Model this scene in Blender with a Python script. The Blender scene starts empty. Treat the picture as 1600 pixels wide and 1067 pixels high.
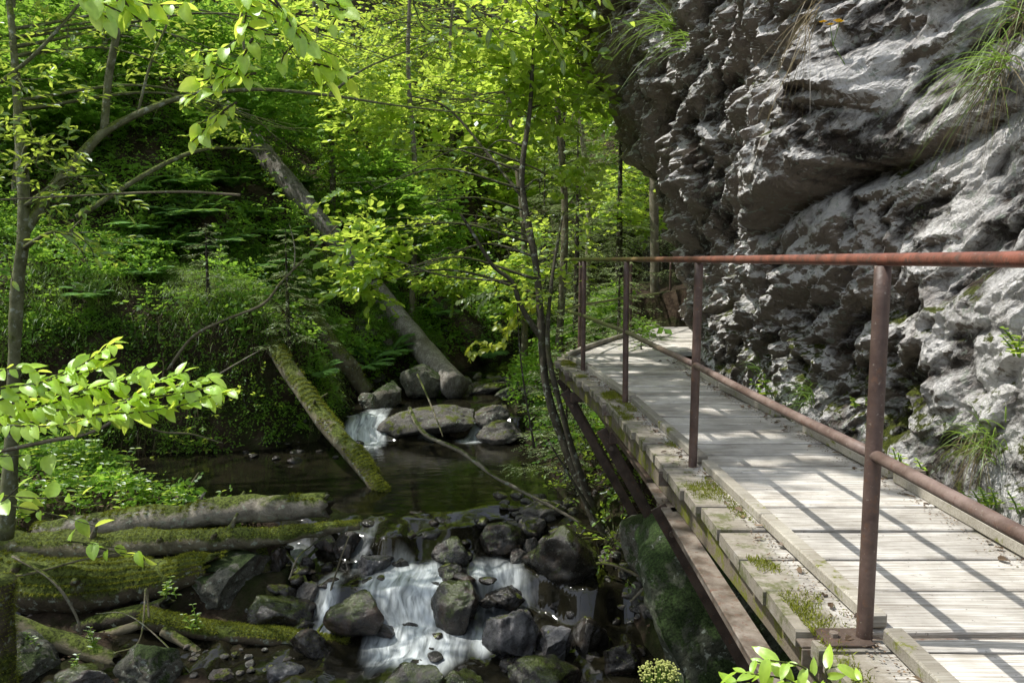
import bpy, bmesh, math, random
import numpy as np
from mathutils import Vector
random.seed(7)
RNG = np.random.default_rng(11)
S = bpy.context.scene
COL = bpy.data.collections.new('ravine'); S.collection.children.link(COL)
C = COL.objects
# ------------------------------------------------------------------ camera
F = 1200.0; EYE = 1.05; TH = math.atan(128/1200)
cam_d = bpy.data.cameras.new('camera'); cam = bpy.data.objects.new('camera', cam_d); C.link(cam)
cam.location = (0, 0, EYE); cam.rotation_euler = (math.pi/2-TH, 0, 0)
cam_d.lens = 27; cam_d.sensor_width = 36; cam_d.clip_start = .05; cam_d.clip_end = 500
S.camera = cam
def ray(px, py):
    u = (px-800)/F; v = -(py-533.5)/F
    return np.array([u, math.cos(TH)+v*math.sin(TH), v*math.cos(TH)-math.sin(TH)])
def G(px, py, z=0.0):            # world point where the sight line meets height z
    r = ray(px, py); t = (z-EYE)/r[2]
    return np.array([r[0]*t, r[1]*t, z])
def A(px, py, Y):                # world point at distance Y
    r = ray(px, py); t = Y/r[1]
    return np.array([r[0]*t, Y, EYE+r[2]*t])
# ------------------------------------------------------------------ noise
def _hash(ix, iy, iz, s):
    h = (ix.astype(np.int64)*73856093) ^ (iy.astype(np.int64)*19349663) ^ (iz.astype(np.int64)*83492791) ^ (s*2654435761)
    h = (h ^ (h >> 13))*1274126177 & 0xFFFFFFFF
    h = (h ^ (h >> 16))*2246822519 & 0xFFFFFFFF
    return ((h ^ (h >> 15)) & 0xFFFFFF)/float(0xFFFFFF)
def vnoise(P, s=0):              # smooth value noise in -1..1
    P = np.asarray(P, float); i = np.floor(P); f = P-i; f = f*f*f*(f*(f*6-15)+10); i = i.astype(np.int64)
    r = 0
    for dx in (0, 1):
        wx = f[:, 0] if dx else 1-f[:, 0]
        for dy in (0, 1):
            wy = f[:, 1] if dy else 1-f[:, 1]
            for dz in (0, 1):
                wz = f[:, 2] if dz else 1-f[:, 2]
                r = r + wx*wy*wz*_hash(i[:, 0]+dx, i[:, 1]+dy, i[:, 2]+dz, s)
    return r*2-1
def fbm(P, o=4, s=0, g=.5):
    P = np.asarray(P, float); r = np.zeros(len(P)); a = 1.; t = 0
    for k in range(o):
        r += a*vnoise(P*(2.03**k)+k*17.3, s+k); t += a; a *= g
    return r/t*1.4
def ridge(P, o=4, s=0):
    P = np.asarray(P, float); r = np.zeros(len(P)); a = 1.; t = 0
    for k in range(o):
        r += a*(1-2*np.abs(vnoise(P*(2.1**k)+k*11.7, s+k))); t += a; a *= .5
    return r/t
def facets(P, s=0, tilt=.6):     # blocky voronoi facets: random tilted plane per cell; returns displacement and crack
    P = np.asarray(P, float); i = np.floor(P).astype(np.int64)
    d1 = np.full(len(P), 9.); d2 = np.full(len(P), 9.); val = np.zeros(len(P))
    for dx in (-1, 0, 1):
        for dy in (-1, 0, 1):
            for dz in (-1, 0, 1):
                c = i+np.array([dx, dy, dz])
                q = np.stack([_hash(c[:, 0], c[:, 1], c[:, 2], s+k) for k in (1, 2, 3)], 1)
                o = P-(c+q)
                d = np.sqrt((o**2).sum(1))
                n = np.stack([_hash(c[:, 0], c[:, 1], c[:, 2], s+k)-.5 for k in (4, 5, 6)], 1)
                h = _hash(c[:, 0], c[:, 1], c[:, 2], s+7)-.5
                v = h+tilt*2*(o*n).sum(1)
                m = d < d1
                d2 = np.where(m, d1, np.minimum(d2, d)); val = np.where(m, v, val); d1 = np.where(m, d, d1)
    return val, d2-d1
def trin(P, s=0):                # angular noise: flat triangular facets between random heights
    P = np.asarray(P, float); k = (P[:, 0]+P[:, 1])*.366; u = P[:, 0]+k; v = P[:, 1]+k; iu = np.floor(u).astype(np.int64); iv = np.floor(v).astype(np.int64); a = u-iu; b = v-iv; z = iu*0
    h = lambda x, y: _hash(x, y, z, s)*2-1
    h00 = h(iu, iv); h11 = h(iu+1, iv+1); h10 = h(iu+1, iv); h01 = h(iu, iv+1)
    return np.where(a > b, h00*(1-a)+h10*(a-b)+h11*b, h00*(1-b)+h01*(b-a)+h11*a)
def smooth(a, b, x):
    t = np.clip((x-a)/(b-a), 0, 1); return t*t*(3-2*t)
def nrmz(v):
    v = np.asarray(v, float); return v/np.maximum(np.linalg.norm(v, axis=-1, keepdims=True), 1e-9)
# ------------------------------------------------------------------ mesh building
class MB:
    def __init__(self): self.V = []; self.F4 = []; self.F3 = []; self.T = []; self.n = 0
    def add(self, V, Fq=None, Ft=None, tint=None):
        V = np.asarray(V, float).reshape(-1, 3)
        if Fq is not None and len(Fq): self.F4.append(np.asarray(Fq, np.int64)+self.n)
        if Ft is not None and len(Ft): self.F3.append(np.asarray(Ft, np.int64)+self.n)
        self.V.append(V); self.n += len(V)
        self.T.append(np.full(len(V), .5) if tint is None else np.broadcast_to(np.asarray(tint, float), (len(V),)).copy())
        return self
    def build(self, name, mats, parent=None, smooth_=False, loc=None):
        V = np.concatenate(self.V) if self.V else np.zeros((0, 3))
        if loc is not None: V = V-np.asarray(loc)
        if parent is not None: V = V-np.array(parent.location)
        q = np.concatenate(self.F4) if self.F4 else np.zeros((0, 4), np.int64)
        t = np.concatenate(self.F3) if self.F3 else np.zeros((0, 3), np.int64)
        me = bpy.data.meshes.new(name); me.vertices.add(len(V)); me.vertices.foreach_set('co', V.ravel())
        me.loops.add(q.size+t.size); me.loops.foreach_set('vertex_index', np.concatenate([q.ravel(), t.ravel()]).astype(np.int32))
        me.polygons.add(len(q)+len(t))
        ls = np.concatenate([np.arange(len(q))*4, q.size+np.arange(len(t))*3]).astype(np.int32)
        me.polygons.foreach_set('loop_start', ls)
        me.polygons.foreach_set('use_smooth', np.full(len(ls), smooth_))
        at = me.attributes.new('tint', 'FLOAT', 'POINT'); at.data.foreach_set('value', np.concatenate(self.T) if self.T else [])
        me.update(calc_edges=True)
        me.materials.append(mats)
        o = bpy.data.objects.new(name, me); C.link(o)
        if loc is not None: o.location = tuple(loc)
        if parent is not None: o.parent = parent
        return o
def tag(o, label=None, cat=None, group=None, kind=None):
    if label: o['label'] = label
    if cat: o['category'] = cat
    if group: o['group'] = group
    if kind: o['kind'] = kind
    return o
def thing(name, label, cat, loc=(0, 0, 0), group=None):
    o = bpy.data.objects.new(name, None); C.link(o); o.location = tuple(float(v) for v in loc); o.empty_display_size = .1
    return tag(o, label, cat, group)
def catmull(pts, n=8):
    P = np.asarray(pts, float)
    if len(P) < 3:
        t = np.linspace(0, 1, n+1)[:, None]; return P[0]*(1-t)+P[-1]*t
    Q = np.vstack([2*P[0]-P[1], P, 2*P[-1]-P[-2]]); out = []
    for i in range(1, len(Q)-2):
        for k in range(n):
            t = k/n; a, b, c, d = Q[i-1], Q[i], Q[i+1], Q[i+2]
            out.append(.5*((2*b)+(-a+c)*t+(2*a-5*b+4*c-d)*t*t+(-a+3*b-3*c+d)*t**3))
    out.append(Q[-2]); return np.array(out)
def tube(mb, pts, rad, sides=8, cap=True, bump=0, bs=3., seed=0, tint=None, flat=1.):
    P = np.asarray(pts, float); n = len(P)
    R = np.interp(np.linspace(0, 1, n), np.linspace(0, 1, len(np.atleast_1d(rad))), np.atleast_1d(rad)) if np.size(rad) > 1 else np.full(n, float(np.atleast_1d(rad)[0]))
    T = nrmz(np.gradient(P, axis=0)); ref = np.array([0, 0, 1.]) if abs(T[:, 2]).mean() < .8 else np.array([1., 0, 0])
    N = nrmz(np.cross(np.cross(T, ref), T)); B = np.cross(T, N)
    a = np.linspace(0, 2*math.pi, sides, endpoint=False)
    V = P[:, None]+R[:, None, None]*(np.cos(a)[None, :, None]*N[:, None]*flat+np.sin(a)[None, :, None]*B[:, None])
    if bump:
        nn = fbm(V.reshape(-1, 3)*bs, 4, seed).reshape(n, sides)
        V = V+(V-P[:, None])*(nn*bump)[..., None]
    i = np.arange(n-1)[:, None]*sides; j = np.arange(sides)[None, :]; j2 = (j+1) % sides
    Fq = np.stack([i+j, i+j2, i+sides+j2, i+sides+j], -1).reshape(-1, 4)
    V = V.reshape(-1, 3); Ft = None
    if cap:
        V = np.vstack([V, P[0], P[-1]]); c0 = n*sides
        k = np.arange(sides); k2 = (k+1) % sides
        Ft = np.vstack([np.stack([np.full(sides, c0), k2, k], 1), np.stack([np.full(sides, c0+1), (n-1)*sides+k, (n-1)*sides+k2], 1)])
    mb.add(V, Fq, Ft, tint); return V
def box(mb, c, s, ax=None, tint=None, bev=0.):
    c = np.asarray(c, float); h = np.asarray(s, float)/2
    ax = np.eye(3) if ax is None else np.asarray(ax, float)
    if bev <= 0:
        q = np.array([[x, y, z] for x in (-1, 1) for y in (-1, 1) for z in (-1, 1)])*h
        mb.add(c+q@ax, [[0, 1, 3, 2], [4, 6, 7, 5], [0, 4, 5, 1], [2, 3, 7, 6], [0, 2, 6, 4], [1, 5, 7, 3]], None, tint); return
    b = min(bev, h.min()*.9); V = []; idx = {}
    for x in (-1, 1):
        for y in (-1, 1):
            for z in (-1, 1):
                for k in range(3):
                    p = np.array([x, y, z])*(h-b); p[k] = (x, y, z)[k]*h[k]; idx[(x, y, z, k)] = len(V); V.append(p)
    Fq = []; Ft = []
    for k in range(3):
        a_, b_ = [i for i in range(3) if i != k]
        for s_ in (-1, 1):
            f = []
            for (u, v) in ((-1, -1), (1, -1), (1, 1), (-1, 1)):
                t = [0, 0, 0]; t[k] = s_; t[a_] = u; t[b_] = v; f.append(idx[(*t, k)])
            Fq.append(f)
        for u in (-1, 1):
            for v in (-1, 1):
                f = []
                for s_, kk in ((-1, a_), (1, a_), (1, b_), (-1, b_)):
                    t = [0, 0, 0]; t[k] = s_; t[a_] = u; t[b_] = v; f.append(idx[(*t, kk)])
                Fq.append(f)
    for x in (-1, 1):
        for y in (-1, 1):
            for z in (-1, 1): Ft.append([idx[(x, y, z, k)] for k in range(3)])
    mb.add(c+np.array(V)@ax, Fq, Ft, tint)
# ------------------------------------------------------------------ materials
class N:
    def __init__(self, name):
        self.m = bpy.data.materials.new(name); self.m.use_nodes = True; self.t = self.m.node_tree; self.t.nodes.clear()
        self.out = self.t.nodes.new('ShaderNodeOutputMaterial')
    def n(self, typ, ins=None, **kw):
        d = self.t.nodes.new('ShaderNode'+typ)
        for k, v in kw.items(): setattr(d, k, v)
        for k, v in (ins or {}).items():
            if isinstance(v, bpy.types.NodeSocket): self.t.links.new(v, d.inputs[k])
            else: d.inputs[k].default_value = (*v, 1) if isinstance(v, tuple) and len(v) == 3 and d.inputs[k].type == 'RGBA' else v
        return d
    def co(self, scale=(1, 1, 1), rot=(0, 0, 0), kind='Object'):
        c = self.n('TexCoord'); return self.n('Mapping', {'Vector': c.outputs[kind], 'Scale': scale, 'Rotation': rot}).outputs[0]
    def pos(self, scale=(1, 1, 1), rot=(0, 0, 0)):
        c = self.n('NewGeometry'); return self.n('Mapping', {'Vector': c.outputs['Position'], 'Scale': scale, 'Rotation': rot}).outputs[0]
    def noise(self, v, scale, detail=6, rough=.6, dist=0.):
        return self.n('TexNoise', {'Vector': v, 'Scale': scale, 'Detail': detail, 'Roughness': rough, 'Distortion': dist}).outputs[0]
    def ramp(self, f, *st, interp='LINEAR'):
        d = self.n('ValToRGB', {'Fac': f}); e = d.color_ramp; e.interpolation = interp
        while len(e.elements) < len(st): e.elements.new(.5)
        for el, (p, c) in zip(e.elements, st):
            el.position = p; el.color = (c, c, c, 1) if not isinstance(c, tuple) else (*c, 1)
        return d.outputs[0]
    def mix(self, f, a, b, typ='MIX'):
        d = self.n('Mix', data_type='RGBA', blend_type=typ)
        for s, v in ((d.inputs[0], f), (d.inputs[6], a), (d.inputs[7], b)):
            if isinstance(v, bpy.types.NodeSocket): self.t.links.new(v, s)
            else: s.default_value = (*v, 1) if isinstance(v, tuple) else v
        return d.outputs[2]
    def math(self, op, a, b=0., cl=False):
        d = self.n('Math', operation=op, use_clamp=cl)
        for s, v in zip(d.inputs, (a, b)):
            if isinstance(v, bpy.types.NodeSocket): self.t.links.new(v, s)
            else: s.default_value = v
        return d.outputs[0]
    def bump(self, h, st=.5, dist=.02, nrm=None):
        i = {'Height': h, 'Strength': st, 'Distance': dist}
        if nrm is not None: i['Normal'] = nrm
        return self.n('Bump', i).outputs[0]
    def up(self):
        g = self.n('NewGeometry'); return self.n('SeparateXYZ', {0: g.outputs['Normal']}).outputs[2]
    def attr(self, name='tint'): return self.n('Attribute', attribute_name=name).outputs['Fac']
    def bsdf(self, col, rough=.8, bump=None, **kw):
        i = {'Base Color': col, 'Roughness': rough}; i.update(kw)
        if bump is not None: i['Normal'] = bump
        return self.n('BsdfPrincipled', i).outputs[0]
    def done(self, sh):
        self.t.links.new(sh, self.out.inputs[0]); return self.m
def leaf_mat(name, dark, light, glow, gl=.09, trans=.5, lo=.45):
    N_ = N(name); t = N_.attr(); col = N_.ramp(t, (0, dark), (1, light))
    tr = N_.ramp(t, (0, tuple(c*lo for c in glow)), (1, glow))
    d = N_.n('BsdfDiffuse', {'Color': col}).outputs[0]; r = N_.n('BsdfTranslucent', {'Color': tr}).outputs[0]
    g = N_.n('BsdfGlossy', {'Color': (.8, .85, .9), 'Roughness': .38}).outputs[0]
    m = N_.n('MixShader', {0: trans, 1: d, 2: r}).outputs[0]
    return N_.done(N_.n('MixShader', {0: gl*.7, 1: m, 2: g}).outputs[0])
M = {}
M['leaf'] = leaf_mat('broad leaf', (.07, .16, .014), (.27, .49, .035), (.80, 1., .13), trans=.64)
M['leaf_dark'] = leaf_mat('dark leaf', (.06, .15, .02), (.24, .42, .06), (.55, .9, .10), gl=.02, trans=.5)
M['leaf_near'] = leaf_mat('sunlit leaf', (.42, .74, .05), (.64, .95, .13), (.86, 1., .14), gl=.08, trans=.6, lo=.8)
M['leaf_maple'] = leaf_mat('maple leaf', (.35, .45, .03), (.6, .65, .06), (.9, 1., .1))
M['grass'] = leaf_mat('grass blade', (.09, .18, .03), (.28, .40, .08), (.45, .7, .1), gl=.06, trans=.4)
M['straw'] = leaf_mat('dry grass', (.10, .075, .04), (.30, .24, .13), (.25, .2, .1), gl=.04, trans=.25)
M['spruce'] = leaf_mat('spruce needle', (.12, .20, .07), (.42, .52, .24), (.6, .75, .3), gl=.08, trans=.4)
M['fern'] = leaf_mat('fern frond', (.08, .19, .05), (.20, .38, .10), (.45, .75, .12), gl=.06, trans=.4)
M['moss'] = leaf_mat('moss', (.07, .09, .012), (.30, .33, .05), (.32, .35, .05), gl=.0, trans=.3)
M['litter'] = leaf_mat('dead leaf', (.06, .04, .025), (.33, .24, .16), (.2, .12, .06), gl=.05, trans=.15)
M['petal'] = leaf_mat('yellow petal', (.7, .4, .01), (.8, .5, .02), (.8, .5, .02), gl=.02, trans=.3)
M['seedhead'] = leaf_mat('pale flower', (.4, .45, .12), (.65, .68, .25), (.5, .55, .15), gl=.02, trans=.3)
def bark_mat(name, dark, light, moss=.3, mosscol=(.045, .058, .010), lich=(.30, .33, .26), lichen=.35, sc=(1, 1, 1)):
    m = N(name); v = m.pos(sc); a = m.noise(v, 7, 8, .7, .6); c = m.ramp(a, (.3, dark), (.72, light))
    l = m.ramp(m.noise(v, 16, 4, .6), (.62-.12*lichen, 0.), (.66-.05*lichen, 1.)); c = m.mix(l, c, lich)
    ns = m.noise(v, 2.2, 6, .7); up = m.math('MULTIPLY', m.up(), .28)
    mk = m.ramp(m.math('ADD', ns, up), (.66-.3*moss, 0.), (.76-.3*moss, 1.))
    mc = m.mix(m.ramp(m.noise(v, 40, 4, .7), (.38, 0.), (.62, 1.)), tuple(x*.5 for x in mosscol), tuple(x*2.6 for x in mosscol)); c = m.mix(mk, c, mc)
    h = m.math('ADD', a, m.math('MULTIPLY', m.noise(v, 45, 5, .7), .5))
    return m.done(m.bsdf(c, .88, m.bump(h, .8, .03), **{'Specular IOR Level': .25}))
M['bark'] = bark_mat('sapling bark', (.035, .03, .022), (.12, .11, .075), .15)
M['bark_moss'] = bark_mat('mossy bark', (.07, .06, .04), (.25, .225, .15), .36)
M['bark_green'] = bark_mat('green lichened bark', (.075, .08, .035), (.24, .25, .14), .40, mosscol=(.07, .09, .015))
M['bark_worn'] = bark_mat('worn log bark', (.09, .08, .06), (.42, .38, .31), .22)
M['bark_log_moss'] = bark_mat('mossy log bark', (.035, .028, .018), (.17, .14, .09), .62)
M['bark_pale'] = bark_mat('pale trunk bark', (.14, .12, .085), (.34, .31, .24), .1)
M['bark_dark'] = bark_mat('dark bark', (.02, .017, .012), (.07, .06, .042), .3)
M['twig'] = bark_mat('bare twig', (.13, .11, .07), (.27, .24, .16), .1, lichen=.1)
def grey_wood():
    m = N('weathered grey log'); c0 = m.n('TexCoord').outputs['Object']
    v = m.n('Mapping', {'Vector': c0, 'Scale': (1, 1, 1)}).outputs[0]
    a = m.noise(v, 5, 8, .7, .4); st = m.noise(m.n('Mapping', {'Vector': c0, 'Scale': (14, 14, 1.2)}).outputs[0], 3, 6, .7)
    c = m.mix(m.ramp(a, (.35, 0.), (.65, 1.)), (.15, .13, .105), (.42, .40, .37)); c = m.mix(m.ramp(st, (.35, 1.), (.55, 0.)), c, (.10, .085, .065))
    return m.done(m.bsdf(c, .8, m.bump(m.math('ADD', st, a), .8, .03)))
M['grey_log'] = grey_wood()
def wood_mat(name, a_, b_, dirt=.5, moss=0., edge=False):
    m = N(name); g = m.pos((1.6, 62, 62)); c0 = m.noise(g, 2.2, 8, .65, .8); bl = m.noise(m.pos(), 3.2, 5, .6)
    t = m.attr(); c = m.mix(m.ramp(c0, (.38, 0.), (.60, 1.)), a_, b_); c = m.mix(m.ramp(m.noise(m.pos((.9, 60, 60)), 2.5, 5, .7), (.34, .3), (.42, 0.)), c, tuple(x*.7 for x in a_))
    c = m.mix(m.math('MULTIPLY', m.ramp(bl, (.42, 0.), (.7, 1.)), dirt), c, (.13, .105, .075))
    c = m.mix(1., c, m.ramp(t, (0, .8), (.5, .66), (1, 1.1)), 'MULTIPLY')
    sp = m.ramp(m.noise(m.pos(), 55, 3, .6), (.66, 0.), (.70, 1.)); c = m.mix(m.math('MULTIPLY', sp, .55), c, (.06, .05, .035))
    if edge:
        e = m.ramp(m.math('ADD', t, m.math('MULTIPLY', m.math('SUBTRACT', m.noise(m.pos(), 14, 5, .7), .5), .9)), (.04, .9), (.42, 0.)); c = m.mix(e, c, m.mix(m.ramp(m.noise(m.pos(), 9, 6, .75), (.50, 0.), (.60, 1.)), m.mix(m.noise(m.pos(), 22, 4), (.13, .11, .08), (.42, .38, .31)), (.10, .11, .025)))
    if moss:
        mk = m.ramp(m.noise(m.pos(), 7, 6, .75), (.62-.2*moss, 0.), (.68-.2*moss, 1.)); c = m.mix(mk, c, m.mix(m.noise(m.pos(), 90, 2), (.07, .085, .012), (.25, .26, .04)))
    h = m.math('ADD', c0, m.math('MULTIPLY', m.noise(m.pos((1, 8, 8)), 30, 4), .5))
    return m.done(m.bsdf(c, .75, m.bump(h, .45, .006), **{'Specular IOR Level': .3}))
M['plank'] = wood_mat('weathered plank', (.42, .38, .32), (.92, .89, .83), .6, edge=True)
M['kerb'] = wood_mat('kerb batten', (.34, .31, .25), (.52, .49, .42), .5, .25)
M['beam_wood'] = wood_mat('bearer timber', (.16, .13, .09), (.30, .26, .2), .6, .6)
M['plank_end'] = wood_mat('plank edge strip', (.25, .22, .165), (.46, .42, .34), .8, .75)
def metal(name, a_, b_, rust, green=0., scale=9.):
    m = N(name); v = m.pos(); n1 = m.noise(v, scale, 7, .65); c = m.mix(m.ramp(n1, (.36, 0.), (.62, 1.)), a_, b_)
    c = m.mix(m.ramp(m.noise(v, 34, 5, .7), (.55, 0.), (.66, 1.)), c, rust)
    c = m.mix(m.math('MULTIPLY', m.ramp(m.noise(v, 110, 2, .5), (.68, 0.), (.73, 1.)), .6), c, (.32, .29, .25))
    if green:
        y = m.n('SeparateXYZ', {0: v}).outputs[1]
        k = m.math('MULTIPLY', m.n('MapRange', {0: y, 1: 4.2, 2: 6.5}).outputs[0], m.ramp(m.noise(v, 6, 3), (.3, .4), (.6, 1.)))
        c = m.mix(k, c, (.13, .17, .03))
    return m.done(m.bsdf(c, .5, m.bump(m.math('ADD', n1, m.noise(v, 120, 3)), .35, .004), **{'Specular IOR Level': .4}))
M['rail'] = metal('rusty handrail', (.13, .06, .045), (.30, .11, .075), (.12, .085, .07), 1., 16)
M['post'] = metal('brown painted post', (.07, .045, .038), (.14, .095, .08), (.14, .08, .055))
M['midrail'] = metal('brown lower rail', (.12, .08, .065), (.25, .185, .16), (.17, .10, .075), .7)
M['steel'] = metal('rusted steel beam', (.10, .075, .055), (.30, .26, .22), (.17, .10, .07))
M['steel_dark'] = metal('dark rusted brace', (.05, .035, .028), (.13, .095, .075), (.13, .07, .045))
def rock_mat(name, dark, light, brown=.3, lichen=.4, moss=.3, wet=0., fine=1., low=None, mosscol=(.075, .09, .012), rr=.82, cell=False):
    m = N(name); v = m.pos(); w = m.n('Mapping', {'Vector': m.n('Mapping', {'Vector': v, 'Rotation': (.5, .6, .3)}).outputs[0], 'Scale': (1, 1, 2.3)}).outputs[0]
    a = m.noise(v, 2.3, 8, .68, .5); b = m.noise(w, 9*fine, 8, .72, .8); c3 = m.noise(v, 46*fine, 6, .7)
    f = m.math('ADD', m.math('MULTIPLY', a, .5), m.math('MULTIPLY', b, .5))
    if cell: f = m.math('ADD', m.math('ADD', m.math('MULTIPLY', a, .28), m.math('MULTIPLY', b, .37)), m.math('MULTIPLY', m.attr(), .35))
    c = m.ramp(f, (.38, dark), (.46, tuple((x+y)/2 for x, y in zip(dark, light))), (.56, light)) if not cell else m.ramp(f, (.36, dark), (.425, tuple(x*.6+y*.4 for x, y in zip(dark, light))), (.50, light))
    if cell:                                                     # painted light and shade: paler upper faces and near end, darker undersides and nose
        yz = m.n('SeparateXYZ', {0: v}).outputs[1]; shade_y = m.n('MapRange', {0: yz, 1: 6.6, 2: 8.6, 3: 0., 4: .38}).outputs[0]; shade_y = m.math('ADD', shade_y, m.n('MapRange', {0: yz, 1: 3.0, 2: 4.5, 3: -.8, 4: 0.}).outputs[0])
        wv_ = m.math('SUBTRACT', m.math('ADD', m.up(), m.math('MULTIPLY', m.math('SUBTRACT', m.noise(v, 5.5, 8, .78), .35), 3.0)), shade_y)
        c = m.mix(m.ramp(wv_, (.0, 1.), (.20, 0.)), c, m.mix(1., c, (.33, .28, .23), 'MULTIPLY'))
    c = m.mix(m.math('MULTIPLY', m.ramp(m.noise(v, 3.1, 5, .6, 1.), (.52, 0.), (.68, 1.)), brown), c, (.17, .105, .075) if not cell else (.13, .085, .06))
    c = m.mix(m.ramp(c3, (.34, .75 if not cell else .35), (.5, 0.)), c, tuple(x*.4 for x in dark) if not cell else (.2, .18, .17))
    if lichen:
        lk = m.math('MULTIPLY', m.ramp(m.noise(v, 17*fine, 4, .55, .3), (.60, 0.), (.635, 1.)), m.ramp(m.noise(v, 1.6, 2), (.4, 0.), (.55, 1.)))
        c = m.mix(m.math('MULTIPLY', lk, lichen*1.6, True), c, (.38, .43, .36))
    mk = None
    if moss:
        mn = m.math('ADD', m.noise(v, 2.8*fine, 7, .72, .4), m.math('MULTIPLY', m.up(), .16))
        if low is not None:
            z = m.n('SeparateXYZ', {0: v}).outputs[2]; mn = m.math('ADD', mn, m.n('MapRange', {0: z, 1: low[0], 2: low[1], 3: low[2], 4: 0.}).outputs[0])
        mk = m.ramp(mn, (.74-.3*moss, 0.), (.79-.3*moss, 1.))
        c = m.mix(mk, c, m.mix(m.ramp(m.noise(v, 70, 3, .7), (.35, 0.), (.65, 1.)), tuple(x*.35 for x in mosscol), tuple(x*1.9 for x in mosscol)))
    h = m.math('ADD', m.math('MULTIPLY', b, 1.2 if not cell else 1.8), m.math('MULTIPLY', c3, .45))
    if cell:
        q = m.n('Mapping', {'Vector': m.n('Mapping', {'Vector': v, 'Rotation': (.52, .35, .2)}).outputs[0], 'Scale': (1, .45, 1.5)}).outputs[0]
        q = m.n('VectorMath', {0: q, 1: m.n('VectorMath', {0: m.n('TexNoise', {'Vector': v, 'Scale': 5., 'Detail': 3}).outputs['Color'], 1: (.5, .5, .5)}, operation='MULTIPLY').outputs[0]}, operation='ADD').outputs[0]
        for sc_, am in ((5.5, 1.3), (13., .7), (31., .3)): h = m.math('ADD', h, m.math('MULTIPLY', m.n('TexVoronoi', {'Vector': q, 'Scale': sc_}).outputs['Distance'], -am))
    r = rr if not wet else m.ramp(m.noise(v, 5, 4, .6), (.38, .08), (.66, .36))
    kw = {'Specular IOR Level': .35 if not wet else .6}
    return m.done(m.bsdf(c, r, m.bump(h, .9 if not wet else .55, .05/fine if not wet else .02), **kw))
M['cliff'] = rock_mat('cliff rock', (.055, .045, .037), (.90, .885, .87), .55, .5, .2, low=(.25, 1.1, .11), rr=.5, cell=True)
M['rock_dry'] = rock_mat('dry grey rock', (.030, .028, .024), (.17, .16, .145), .3, .4, .3, fine=1.6)
M['rock_wet'] = rock_mat('wet dark rock', (.008, .007, .006), (.034, .030, .025), .3, 0, .18, wet=1, fine=2.)
M['rock_moss'] = rock_mat('mossy wet rock', (.008, .007, .006), (.036, .032, .025), .3, .1, .52, wet=1, fine=2., mosscol=(.032, .042, .009))
M['rock_glossy'] = rock_mat('glossy wet slab', (.02, .02, .02), (.10, .10, .105), .2, 0, .05, wet=1, fine=1.3)
M['rock_green'] = rock_mat('green lichened boulder', (.03, .035, .02), (.17, .19, .13), .1, 1., .8, fine=1.1, mosscol=(.04, .07, .018))
M['rock_bank'] = rock_mat('bank boulder', (.035, .035, .025), (.20, .20, .16), .3, .7, .55, fine=1.3, mosscol=(.035, .055, .014))
def ground_mat():
    m = N('forest soil'); v = m.pos(); a = m.noise(v, 3, 8, .7); c = m.ramp(a, (.32, (.018, .013, .009)), (.5, (.055, .038, .025)), (.7, (.14, .105, .07)))
    c = m.mix(m.ramp(m.noise(v, 26, 5, .7), (.60, 0.), (.66, .7)), c, (.17, .13, .09))
    c = m.mix(m.ramp(m.noise(v, 1.3, 6, .7), (.46, 0.), (.6, .85)), c, m.mix(m.noise(v, 50, 3), (.012, .022, .005), (.055, .075, .014)))
    return m.done(m.bsdf(c, .92, m.bump(m.math('ADD', a, m.noise(v, 30, 6, .75)), 1., .06), **{'Specular IOR Level': .2}))
M['ground'] = ground_mat()
def water_mat():
    m = N('stream water'); v = m.pos(); f = m.attr()
    d = m.noise(m.n('Mapping', {'Vector': v, 'Scale': (2.2, 1.4, 1)}).outputs[0], 1.1, 3)
    base = m.mix(m.ramp(d, (.35, 0.), (.7, 1.)), (.006, .006, .004), (.018, .016, .009))
    rip = m.noise(m.n('Mapping', {'Vector': v, 'Scale': (1., 2.6, 1)}).outputs[0], 5, 3, .5)
    wat = m.bsdf(base, .07, m.bump(rip, .12, .03), **{'Specular IOR Level': .5})
    vv = m.n('VectorMath', {0: v, 1: m.n('VectorMath', {0: m.n('TexNoise', {'Vector': v, 'Scale': 2.6, 'Detail': 2}).outputs['Color'], 1: (.16, .1, 0)}, operation='MULTIPLY').outputs[0]}, operation='ADD').outputs[0]
    st = m.noise(m.n('Mapping', {'Vector': vv, 'Scale': (8, 1.3, 2.5)}).outputs[0], 2.2, 4, .5, .6)
    k = m.math('MULTIPLY', f, m.ramp(st, (.28, .25), (.62, 1.02)), True)
    fc = m.mix(st, (.40, .47, .50), (.82, .86, .87))
    foam = m.bsdf(fc, .55, m.bump(st, .4, .03), **{'Subsurface Weight': 0.})
    return m.done(m.n('MixShader', {0: k, 1: wat, 2: foam}).outputs[0])
M['water'] = water_mat()
# ------------------------------------------------------------------ light
SUND = nrmz(np.array([.57, -.05, -1.])); TOSUN = -SUND
W = bpy.data.worlds.new('World'); S.world = W; W.use_nodes = True
bg = W.node_tree.nodes['Background']; sk = W.node_tree.nodes.new('ShaderNodeTexSky'); sk.sky_type = 'NISHITA'; sk.sun_disc = False
sk.sun_elevation = math.asin(TOSUN[2]); sk.sun_rotation = math.atan2(TOSUN[0], TOSUN[1]); bg.inputs[1].default_value = .25
hs = W.node_tree.nodes.new('ShaderNodeHueSaturation'); hs.inputs['Saturation'].default_value = .45; W.node_tree.links.new(sk.outputs[0], hs.inputs['Color']); W.node_tree.links.new(hs.outputs[0], bg.inputs[0])
sl = bpy.data.lights.new('sun', 'SUN'); sl.energy = 5.; sl.angle = math.radians(.53); sl.color = (1., .96, .89)
so = bpy.data.objects.new('sun', sl); C.link(so); so.location = (-8, 5, 20); so.rotation_euler = Vector(SUND).to_track_quat('-Z', 'Y').to_euler()
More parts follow.
